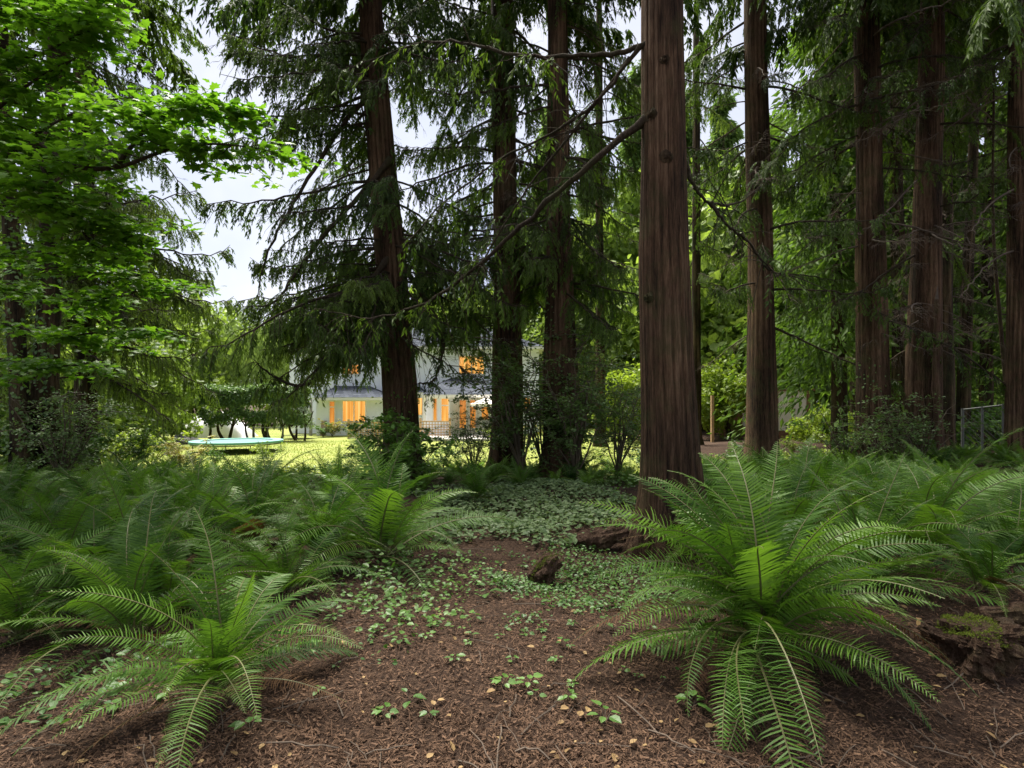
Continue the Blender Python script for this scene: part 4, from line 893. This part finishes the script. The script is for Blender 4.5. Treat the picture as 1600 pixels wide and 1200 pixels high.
# ------------------------------------------------------------------ sword ferns
def frond_mb(seed, th0, droop, pairs=44, L=1.0, hq=True):
    r_ = np.random.default_rng(seed); n = 26; s = np.linspace(0, 1, n)
    th = np.radians(th0) - np.radians(droop) * s ** 1.25; ds = L / (n - 1)
    x = np.concatenate(([0], np.cumsum(np.cos(th[:-1]) * ds))); z = np.concatenate(([0], np.cumsum(np.sin(th[:-1]) * ds)))
    y = r_.normal(0, .07) * s ** 2 * L + .015 * np.sin(s * 6 + r_.uniform(0, 6)) * s
    pts = np.stack([x, y, z], -1); mb = MB()
    tube(mb, pts, .0058 * (1 - s) + .0014, 4, 1, cap=False)
    T = norm(np.gradient(pts, axis=0)); roll = r_.normal(0, .22) + r_.normal(0, .25) * s
    B0 = norm(np.cross((0, 0, 1.), T + (0, 0, 0))); B0 = np.where(np.linalg.norm(np.cross((0, 0, 1.), T), axis=1)[:, None] < .05, np.array((0, 1., 0)), B0)
    B0 = np.where((B0[:, 1] < 0)[:, None], -B0, B0); N0 = np.cross(T, B0)
    Bv = B0 * np.cos(roll)[:, None] + N0 * np.sin(roll)[:, None]; Nv = np.cross(T, Bv)
    u = np.linspace(.1, .985, pairs); prof = np.minimum(1, ((u - .05) / .2)) ** .7 * np.clip(1 - (np.maximum(u - .32, 0) / .70) ** 1.9, .03, 1)
    sp = L * .885 / pairs
    for sd_ in (-1, 1):
        uu = np.clip(u + (.3 * sd_ + r_.normal(0, .1, pairs)) * .4 / pairs, 0, 1)
        I = lambda A: np.stack([np.interp(uu, s, A[:, c]) for c in range(3)], -1)
        p, t_, b_, n_ = I(pts), norm(I(T)), norm(I(Bv)), norm(I(Nv)); ln = L * .135 * prof * r_.uniform(.86, 1.1, pairs) * np.where(r_.random(pairs) < .035, .35, 1)
        fw = .22 + .5 * uu ** 3 + r_.normal(0, .06, pairs); d = norm(b_ * sd_ + t_ * fw[:, None] + n_ * (.12 + r_.normal(0, .08, pairs))[:, None])
        tw = .35 + r_.normal(0, .16, pairs); wv = norm(t_ * np.cos(tw)[:, None] + n_ * np.sin(tw)[:, None]); w_ = sp * .47 * np.minimum(1, .45 + ln / (L * .135) * .6)
        dn = -n_ * (ln * r_.uniform(.05, .3, pairs))[:, None]
        l1, W = ln[:, None], w_[:, None]
        if hq:
            V = np.stack([p + wv * W * .55, p - wv * W * .75, p + d * l1 * .45 + wv * W * .62 + dn * .15, p + d * l1 * .45 - wv * W * .62 + dn * .15, p + d * l1 * .8 + wv * W * .36 + dn * .5 + t_ * l1 * .03, p + d * l1 * .8 - wv * W * .36 + dn * .5 + t_ * l1 * .03, p + d * l1 + dn + t_ * l1 * .09], 1)
            q = np.arange(pairs)[:, None] * 7; tt = np.repeat(np.clip(r_.normal(.5, .13, pairs), 0, 1), 7)
            f4 = np.concatenate([q + (0, 2, 3, 1), q + (2, 4, 5, 3)]); f3 = q + (4, 6, 5)
            mb.add(V.reshape(-1, 3), f4, 0, tt); mb.f.append((f3 + (mb.n - len(V) * 7), 0))
        else:
            V = np.stack([p + wv * W * .6, p - wv * W * .7, p + d * l1 * .6 - wv * W * .55 + dn * .3, p + d * l1 + dn, p + d * l1 * .6 + wv * W * .55 + dn * .3], 1)
            q = np.arange(pairs)[:, None] * 5; mb.add(V.reshape(-1, 3), q + (0, 1, 2, 3, 4), 0, np.repeat(np.clip(r_.normal(.5, .13, pairs), 0, 1), 5))
    return mb
# frond shapes from the upright heart to the low outer ring
RANK = [(80, 52), (72, 66), (62, 74), (52, 78), (38, 74), (22, 62), (6, 66)]
FR = {k: [[frond_mb(1000 + 10 * i + j, a + 3 * (j - 1), d * (.8 + .2 * j), 52 + 2 * j).mesh('frond', [M[k], M['rachis']]) for j in range(4)] for i, (a, d) in enumerate(RANK)] for k in ('fern', 'fernb', 'fernd')}
FMB = [[frond_mb(2000 + 10 * i + j, a, d * (.85 + .2 * j), 32, 1., False) for j in range(3)] for i, (a, d) in enumerate(RANK)]
def far_fern(seed, mat, nf=24):
    r_ = np.random.default_rng(seed); mb = MB()
    for i in range(nf):
        rk = min(5, int(6 * (i / nf) ** .9)); Mx = Matrix.Rotation(i * 2.4 + r_.normal(0, .25), 4, 'Z') @ Matrix.Rotation(r_.normal(0, .1), 4, 'X') @ Matrix.Rotation(r_.normal(0, .12), 4, 'Y') @ Matrix.Scale(r_.uniform(.75, 1.1), 4)
        mb.merge(FMB[rk][r_.integers(3)], Mx)
    return mb.mesh('sword_fern', [mat, M['rachis']])
FF = [far_fern(q, M['fern'] if q % 4 else M['fernb']) for q in range(6)]
def fern(x, y, s, label, group, seed, nf=26, fresh=.12, dead=0, dz=0., low=1., skip=None):
    r_ = np.random.default_rng(seed); g = thing('sword_fern', (x, y, float(gz(x, y)) + dz), label, 'fern', group, r_.uniform(0, 6.28), s)
    for i in range(nf):
        rk = min(6, int(6 * low * (i / nf) ** .85)); k = 'fernb' if r_.random() < fresh else 'fern'
        k = 'fernd' if (rk >= 4 and r_.random() < .07) else k
        link('frond', FR[k][rk][r_.integers(4)], g, (r_.normal(0, .03), r_.normal(0, .03), .02), (r_.normal(0, .16), r_.normal(0, .14), i * 2.4 + r_.normal(0, .4)), r_.uniform(.62, 1.14))
    for i in range(dead):
        link('withered_frond', FR['fernd'][5][i % 4], g, (0, 0, .03), (r_.normal(0, .2), .45 + r_.normal(0, .15), r_.uniform(0, 6.28)), r_.uniform(.6, .85))
    return g
taken = []; NEAR = []
def put(px, py, s, label, seed, nf=26, fresh=.12, dead=0, dz=0., low=1.):
    x, y = ground_py(px, py); taken.append((x, y, s * .8)); return fern(x, y, s, label, None, seed, nf, fresh, dead, dz, low)
put(345, 1095, .86, 'sword fern at the bottom left, nearest of the left ferns', 1, 34, .1, 1, .05, 1.1)
BIG = put(1192, 1040, 1.14, 'largest sword fern, spreading wide at the bottom right', 207, 72, .16, 6, .16, 1.17)
for az_, rk_, sc_ in ((2.5, 1, 1.1), (2.8, 2, 1.15), (3.2, 2, 1.1), (2.2, 1, 1.12), (3.5, 3, 1.05), (.5, 1, 1.08), (.2, 2, 1.1), (.9, 0, 1.12), (1.9, 0, 1.1)):
    link('frond', FR['fernb' if rk_ == 2 else 'fern'][rk_][int(az_ * 10) % 4], BIG, (0, 0, .03), (0, 0, az_ - BIG.rotation_euler.z), sc_)
put(602, 872, 1.3, 'upright arching sword fern left of the bare clearing', 3, 30, .16, 1)
put(1450, 880, 1.35, 'tall sword fern behind the largest one at the right', 4, 30, .14, 2)
put(1585, 880, .85, 'sword fern cut by the right edge behind the rotten log', 5, 24)
put(160, 950, 1.1, 'shadowy sword fern left of the nearest left fern', 6, 26)
put(30, 1000, 1.0, 'sword fern at the left edge in deep shade', 7, 24)
put(440, 930, .95, 'sword fern between the nearest left fern and the upright arching one', 8, 24, .1)
put(745, 782, .95, 'spreading sword fern at the back of the clearing, left side', 9, 24)
put(905, 752, 1.0, 'pale-tipped sword fern at the back of the clearing, centre', 10, 26)
put(1250, 850, 1.3, 'bright sword fern standing right behind the near trunk', 11, 28, .25)
put(310, 880, .95, 'sword fern in the middle of the left bank', 12, 26)
put(60, 880, 1., 'drooping sword fern at the left edge of the bank', 13, 26)
put(1130, 800, .9, 'sword fern hugging the right side of the near trunk', 14, 24, .2)
put(1335, 925, 1.05, 'sword fern tucked between the largest fern and the tall one behind it', 15, 26, .2, 2)
put(1105, 868, .85, 'small sword fern at the foot of the near trunk', 21, 24, .2, 1)
put(1540, 925, .8, 'sword fern above the rotten logs at the right', 16, 22, .1, 2)
put(262, 945, 1.05, 'dark green sword fern directly behind the nearest left fern', 17, 26, .05, 1)
put(500, 868, 1.0, 'sword fern close on the left of the upright arching one', 18, 26, .15, 1)
put(90, 925, 1.1, 'broad sword fern near the left edge, above the shady one', 19, 26, .05, 1)
put(400, 850, 1.1, 'sword fern in the left bank straight below the trampoline', 20, 26, .15, 1)
r_ = np.random.default_rng(88); seed = 50
def fill(x0, x1, y0, y1, tries, spc, test, label, group, smin=.82, smax=1.15):
    global seed
    for _ in range(tries):
        y = r_.uniform(y0, y1); x = r_.uniform(x0, x1); px = 800 + x / y * F
        if px < -90 or px > 1700 or not test(px, y, x): continue
        if any((x - a) ** 2 + (y - b) ** 2 < (spc * .5 * (1 + .4 * (c > .9)) + c * .28) ** 2 for a, b, c in taken): continue
        s = r_.uniform(smin, smax) * (1 if y < 8 else .68) * (.72 if 270 < px < 570 and y > 8.5 else 1); taken.append((x, y, s * .7)); seed += 1
        if y < 8.6: NEAR.append(fern(x, y, s, label[0], group[0], seed, 26, .12, 2))
        else: tag(link('sword_fern', FF[r_.integers(6)], None, (x, y, float(gz(x, y))), (r_.normal(0, .05), r_.normal(0, .05), r_.uniform(0, 6.28)), s), label[1], 'fern', group[1])
fill(-9, -.8, 3.6, 15.5, 2200, .82, lambda px, y, x: px < 560 - max(0, (y - 9)) * 0 and not (270 < px < 570 and y > 11.3) and not (px > 470 and y < 5.0) and not (y < 4.2 and px > 250),
     ('mid-green sword fern packed in the left bank near the camera', 'sword fern in the far rows of the left fern bank'), ('near ferns of the left bank', 'far ferns of the left bank'))
fill(1.2, 11, 4.6, 15.5, 2200, .82, lambda px, y, x: px > 1085 and not (px > 1480 and y < 5.2) and not (px < 1180 and y < 7) and not (px > 1540 and 6.5 < y < 10.5),
     ('mid-green sword fern packed in the right bank near the camera', 'sword fern in the far rows of the right fern bank'), ('near ferns of the right bank', 'far ferns of the right bank'))
fill(-3.2, 2.6, 9.8, 15, 500, .95, lambda px, y, x: 555 < px < 1090 and not (px > 960 and y < 11),
     ('x', 'smaller sword fern in the row at the back of the clearing'), ('x', 'ferns at the back of the clearing'), .65, .95)

ORD = ('first', 'second', 'third', 'fourth', 'fifth', 'sixth', 'seventh', 'eighth', 'ninth', 'tenth', 'eleventh', 'twelfth', 'thirteenth', 'fourteenth', 'fifteenth')
def by_place(objs, fmt, key=lambda o: o.location.x / o.location.y):
    for i, o in enumerate(sorted(objs, key=key)): o['label'] = fmt.format(ORD[i]) if len(objs) <= len(ORD) else o['label']
for sgn, side in ((-1, 'left'), (1, 'right')):
    grp = [o for o in NEAR if o.location.x * sgn > 0]
    for lo, hi, row in ((0, 5.2, 'nearest'), (5.2, 6.4, 'second'), (6.4, 7.5, 'third'), (7.5, 9, 'fourth')):
        by_place([o for o in grp if lo <= o.location.y < hi], 'sword fern, {} from the left in the ' + row + ' row of the ' + side + ' bank')
for nm, fmt in (('conifers of the shaded right grove', 'dark conifer deep in the shaded right grove, {} from the left'), ('tall conifers behind the house', 'tall pale green conifer behind the garden, {} from the left'),
                ('lower conifers behind the house roof', 'lower conifer rising behind the house roof, {} from the left'), ('understorey trees at the left', 'fresh green understorey tree beyond the left ferns, {} from the left'),
                ('garden shrubs along the house', 'garden shrub by the house and lawn, {} from the left'), ('low shrubs between the ferns and the garden', 'sunlit low shrub among the ferns before the garden, {} from the left'),
                ('undergrowth shrubs behind the wire fence', 'green undergrowth shrub behind the right wire fence, {} from the left'), ('boulders behind the low left fence', 'grey garden boulder behind the low left fence, {} from the left')):
    by_place([o for o in C.objects if o.get('group') == nm], fmt)
for gn in ('broadleaf trees around the garden',):
    L_ = [o for o in C.objects if o.get('group') == gn]
    by_place([o for o in L_ if o.location.x / o.location.y < -.3], 'light green broadleaf tree beyond the left garden, {} from the left')
    by_place([o for o in L_ if -.3 <= o.location.x / o.location.y < .03], 'light green broadleaf tree behind the house, {} from the left')
    by_place([o for o in L_ if o.location.x / o.location.y >= .03], 'light green broadleaf tree beyond the near trunk, {} from the left')

# ------------------------------------------------------------------ litter, ground cover, seedlings
CHIP = ([(-.5, 0, 0), (.5, 0, .0), (.35, 1, .1), (-.4, 1, .02)], [(0, 1, 2, 3)])
mb = MB(); n = 110000; y = 2.1 + 6.2 * R.random(n) ** 1.5; x = R.uniform(-1, 1, n) * (.5 + .92 * y) ; 
D = np.stack([R.normal(0, 1, n), R.normal(0, 1, n), R.normal(0, .28, n)], -1); long_ = R.random(n) < .4
scatter(mb, *CHIP, np.stack([x, y, gz(x, y) + R.uniform(.0, .02, n)], -1), frames(D, R.normal(0, .45, (n, 3)) + (0, 0, 1)),
        np.stack([np.where(long_, R.uniform(.0015, .003, n), R.uniform(.003, .010, n)), np.where(long_, R.uniform(.03, .1, n), R.uniform(.008, .03, n)), np.full(n, .02)], -1), 0, np.clip(R.normal(.4, .28, n), 0, 1))
tag(mb.obj('bark_litter', M['chip1']), 'reddish-brown bark and needle litter covering the bare clearing', 'litter', kind='stuff')
mb = MB(); r_ = np.random.default_rng(12)
for i in range(260):
    y = 2.2 + 5 * r_.random() ** 1.4; x = r_.uniform(-1, 1) * (.3 + .85 * y); a = r_.uniform(0, 6.28); l = r_.uniform(.08, .35); q = np.linspace(-.5, .5, 6)
    px_, py_ = x + np.cos(a) * l * q + r_.normal(0, .006, 6), y + np.sin(a) * l * q + r_.normal(0, .006, 6)
    tube(mb, np.stack([px_, py_, gz(px_, py_) + .012 + .02 * r_.random() * (1 - (2 * q) ** 2)], -1), r_.uniform(.0015, .004), 4)
ml = MB(); n = 420; y = 2.2 + 5 * R.random(n) ** 1.4; x = R.uniform(-1, 1, n) * (.3 + .85 * y)
scatter(ml, *OVAL, np.stack([x, y, gz(x, y) + .02], -1), frames(R.normal(0, 1, (n, 3)) * (1, 1, .2), R.normal(0, .3, (n, 3)) + (0, 0, 1)), R.uniform(.015, .05, n))
M['deadleaf'] = leaf_mat('fallen_leaf', (.13, .075, .03), (.4, .27, .12), (1, 1, 1), .7, .15, .3)
tag(ml.obj('fallen_leaves', M['deadleaf']), 'tan and yellowed fallen leaves scattered over the litter', 'leaves', kind='stuff')
tag(mb.obj('fallen_twigs', M['twig']), 'thin fallen twigs strewn over the litter', 'twigs', kind='stuff')
# low ground cover at the back of the clearing
def cover(name, n, area, size, mat, label, hmax=.12):
    mb = MB(); P_ = []; k = 0
    while k < n:
        m_ = n; x = R.uniform(area[0], area[1], m_); y = R.uniform(area[2], area[3], m_); u = area[4](x, y) > R.random(m_); P_.append(np.stack([x[u], y[u]], -1)); k += int(u.sum())
    p = np.concatenate(P_)[:n]; z = gz(p[:, 0], p[:, 1]) + R.uniform(.02, hmax, n)
    scatter(mb, *OVAL, np.stack([p[:, 0], p[:, 1], z], -1), frames(np.stack([R.normal(0, 1, n), R.normal(0, 1, n), R.normal(-.1, .2, n)], -1), R.normal(0, .3, (n, 3)) + (0, -.15, 1)), size * R.uniform(.55, 1.25, n))
    return tag(mb.obj(name, M[mat]), label, 'ground cover', kind='stuff')
blob = lambda cx, cy, rx, ry: (lambda x, y: np.clip(1.25 - ((x - cx) / rx) ** 2 - ((y - cy) / ry) ** 2 + .35 * np.sin(x * 5 + y * 3) + .25 * np.sin(y * 7 - x * 4), 0, 1))
cover('ground_cover', 9000, (-2.2, 2.2, 5.9, 11.5, blob(.15, 8.4, 1.6, 2.5)), .066, 'ivy', 'dense pale variegated ground cover at the back of the clearing')
cover('ground_cover', 2600, (-.2, 1.9, 3.7, 6.3, blob(.9, 4.95, .85, .95)), .034, 'seedling', 'fine fresh green ground cover around the mossy stump', .07)
cover('ground_cover', 760, (-1.6, .3, 3.4, 6.2, blob(-.75, 4.5, .65, 1.15)), .045, 'seedling', 'patchy green ground cover below the upright arching fern', .1)
clump = lambda x, y: np.clip(2.4 * np.sin(x * 4.1 + 1.7 * np.sin(y * 2.3)) * np.sin(y * 3.7 + 1.3 * np.sin(x * 3.1)) - .9, 0, 1) * np.clip((y - 2.9) / 2, .12, 1)
cover('ground_cover', 1500, (-1.5, 1.7, 2.7, 6.6, clump), .032, 'seedling', 'sprinkled tiny green plants creeping over the litter of the clearing', .05)
cover('ground_cover', 260, (-2.8, -1.4, 2.4, 3.8, blob(-2.2, 3.05, .6, .5)), .05, 'seedling', 'pale trailing ground cover at the bottom left corner', .08)
cover('ground_cover', 4500, (-9, -1.0, 4.5, 15, lambda x, y: .5 + .5 * np.sin(x * 3 + y * 2)), .07, 'shrub', 'leafy undergrowth between the ferns of the left bank', .25)
cover('ground_cover', 4500, (1.5, 11, 5.5, 15, lambda x, y: .5 + .5 * np.sin(x * 3 + y * 2)), .07, 'shrub', 'leafy undergrowth between the ferns of the right bank', .25)
SD = []
for q in range(5):
    r2 = np.random.default_rng(600 + q); mb = MB(); k = 4 + q; a = np.arange(k) * 2.4 + r2.normal(0, .3, k); hh = r2.uniform(.02, .07, k)
    for i in range(k): tube(mb, [(0, 0, 0), (math.cos(a[i]) * .02, math.sin(a[i]) * .02, hh[i] * .7), (math.cos(a[i]) * .035, math.sin(a[i]) * .035, hh[i])], (.0025, .002, .0015), 3, 1, cap=False)
    p = np.stack([np.cos(a) * .03, np.sin(a) * .03, hh], -1)
    scatter(mb, *OVAL, p, frames(np.stack([np.cos(a), np.sin(a), r2.uniform(-.2, .2, k)], -1), r2.normal(0, .2, (k, 3)) + (0, 0, 1)), r2.uniform(.04, .075, k), 0, r2.uniform(.3, .9, k)); SD.append(mb.mesh('seedling', [M['seedling'], M['stem']]))
r_ = np.random.default_rng(64); k = 0
while k < 150:
    px, py = r_.uniform(440, 1120), r_.uniform(860, 1135); x, y = ground_py(px, py); k += 1
    if r_.random() < .25 + .5 * (py > 1000) and not (800 < px < 1080 and py < 960): continue
    tag(link('seedling', SD[k % 5], None, (x, y, float(gz(x, y)) + .005), (0, 0, r_.uniform(0, 6.28)), r_.uniform(.35, .85)), 'tiny green seedling sprouting from the brown litter', 'seedling', 'seedlings on the litter')
for q, (px, py, s, lb) in enumerate(((762, 935, 1.3, 'seedling with long grey-green leaves right of the upright arching fern'), (390, 1145, .9, 'leafy seedling at the bottom edge below the nearest left fern'), (945, 1130, 1.0, 'pair of broad seedlings at the bottom edge of the clearing'), (600, 1120, .8, 'seedling with a yellow leaf at the bottom edge, left of centre'), (1080, 1108, .9, 'seedling under the left fronds of the largest fern'))):
    x, y = ground_py(px, py); tag(link('seedling', SD[q], None, (x, y, float(gz(x, y))), (0, 0, q), s), lb, 'seedling')

# ------------------------------------------------------------------ stumps, log, roots
from mathutils import noise as mnoise
def lump(pts, rad, seg, seed, rough_, mat, name, parent=None):
    """rotten wood: finely divided tube with splintery lengthwise relief"""
    pts = np.asarray(pts, float); rad = np.asarray(rad, float); k = 34; u = np.linspace(0, 1, k); u0 = np.linspace(0, 1, len(pts))
    pts = np.stack([np.interp(u, u0, pts[:, c]) for c in range(3)], -1); rad = np.interp(u, u0, rad); seg = seg * 3
    mb = MB(); tube(mb, pts, rad, seg); v = mb.v[0].reshape(k, seg, 3); c = pts[:, None]; out = v - c
    dd = np.zeros((k, seg))
    for a in range(k):
        for b in range(seg):
            q = v[a, b]; th = 6.283 * b / seg
            n1 = mnoise.fractal(Vector((math.cos(th) * 2.2, math.sin(th) * 2.2, a * .05 + seed)), .9, 2., 5)
            n2 = mnoise.fractal(Vector(q * 9) + Vector((seed, 0, 0)), .8, 2.1, 4)
            dd[a, b] = .9 * n1 + .8 * n2
    v = c + out * (1 + np.clip(dd, -.75, .8)[..., None] * min(.6, rough_ * 22)); v = v.reshape(-1, 3).astype(np.float32)
    mb.v[0] = v; mb.v[1:] = [v[-seg:], v[:seg]]; return mb.obj(name, mat, parent)
x, y = ground_py(855, 915); g = thing('mossy_stump', (x, y, float(gz(x, y))), 'small moss-topped broken stump in the middle of the clearing', 'stump', scale=.8)
lump(bez([(-.08, .02, -.08), (-.05, .02, .1), (.02, 0, .2), (.13, .02, .27)], 9), np.linspace(.15, .09, 9), 14, 1, .02, M['rotten'], 'stump', g)
mb = MB(); k = 1500; u = R.random(k); c = bez([(-.08, .02, -.05), (-.05, .02, .1), (.02, 0, .2), (.13, .02, .27)], 20); i = (u * 19).astype(int); a = R.uniform(1.0, 4.4, k)
p = c[i] + np.stack([np.cos(a) * .13, np.sin(a) * -.02 + R.uniform(-.11, .11, k), np.abs(np.sin(a)) * .1], -1); scatter(mb, *DIAMOND, p, frames(R.normal(0, 1, (k, 3)) + (0, 0, .6), R.normal(0, 1, (k, 3))), np.stack([np.full(k, .006), R.uniform(.01, .025, k), np.full(k, .01)], -1)); M['mossf'] = leaf_mat('moss_fibres', (.05, .075, .012), (.15, .19, .03), rough=.9, tfac=.3, spec=.1); mb.obj('moss', M['mossf'], g)
x, y = ground_py(935, 858); g = thing('rotten_log', (x, y, float(gz(x, y))), 'short split grey-brown log lying left of the near trunk', 'log', scale=.85)
lump(bez([(-.3, .05, .04), (-.1, 0, .09), (.15, -.02, .15), (.36, .02, .2)], 12), np.array((.04, .085, .1, .11, .11, .11, .11, .1, .1, .095, .09, .07)), 14, 2, .022, M['rotten'], 'log', g)
lump([(.2, .1, .22), (.28, .1, .3), (.36, .08, .32)], (.05, .055, .03), 9, 5, .012, M['rotten'], 'splinter', g)
x, y = ground_py(1525, 1030); g = thing('mossy_stump', (x, y, float(gz(x, y))), 'dark rotten mossy stump at the right, beside the largest fern', 'stump', scale=.75)
lump([(0, 0, -.1), (0, 0, .08), (.02, 0, .18), (.0, 0, .25), (0, 0, .27)], (.27, .25, .22, .17, .05), 20, 3, .045, M['rotten'], 'stump', g)
mb = MB(); k = 2600; a = R.uniform(0, 6.28, k); rr = .23 * np.sqrt(R.random(k)); scatter(mb, *DIAMOND, np.stack([rr * np.cos(a), rr * np.sin(a), .28 - .9 * rr ** 2 * 1.6 + .03 * np.sin(rr * 40 + a * 3)], -1), frames(R.normal(0, 1, (k, 3)) + (0, 0, .6), R.normal(0, 1, (k, 3))), np.stack([np.full(k, .006), R.uniform(.01, .03, k), np.full(k, .01)], -1)); mb.obj('moss', M['mossf'], g)
for q, (pa, pb, rr_, lb) in enumerate((((1530, 975), (1660, 985), .075, 'weathered split log at the right edge beside the mossy stump'), ((1560, 1000), (1680, 1030), .05, 'thinner weathered log in front of the split one at the right edge'))):
    (xa, ya), (xb, yb) = ground_py(*pa), ground_py(*pb); g = thing('fallen_log', (xa, ya, float(gz(xa, ya)) + rr_ * .7), lb, 'log')
    lump(bez([(0, 0, 0), ((xb - xa) * .5, (yb - ya) * .5, .03), (xb - xa, yb - ya, .02)], 12), np.linspace(rr_ * .7, rr_, 12), 12, 7 + q, .018, M['rotten'], 'log', g)
x, y = ground_py(940, 955); lump(bez([(-.12, -.03, -.01), (0, 0, .02), (.1, .05, .02), (.2, .09, -.01)], 10), np.linspace(.018, .012, 10), 8, 4, .004, M['rotten'], 'root').location = (x, y, float(gz(x, y))); o = bpy.data.objects['root']; o.name = 'exposed_root'; tag(o, 'short exposed root breaking the litter below the mossy stump', 'root')

# ------------------------------------------------------------------ labels by place for look-alikes
def rows(group, edges, fmt):
    L_ = [o for o in C.objects if o.get('group') == group]
    for k in range(len(edges) - 1):
        by_place([o for o in L_ if edges[k] <= o.location.y < edges[k + 1]], fmt.format('{}', ORD[k]))
ev = lambda g, n: [-1e3] + list(np.quantile([o.location.y for o in C.objects if o.get('group') == g], np.linspace(0, 1, n + 1))[1:-1]) + [1e3]
for gn, n_, fm in (('far ferns of the left bank', 4, 'small fern, {} from the left in the {} row of the far left bank'), ('far ferns of the right bank', 7, 'small fern, {} from the left in the {} row of the far right bank'),
                   ('ferns at the back of the clearing', 4, 'small fern, {} from the left in the {} row behind the clearing'), ('seedlings on the litter', 7, 'tiny green seedling, {} from the left in the {} line across the litter')):
    rows(gn, ev(gn, n_), fm)
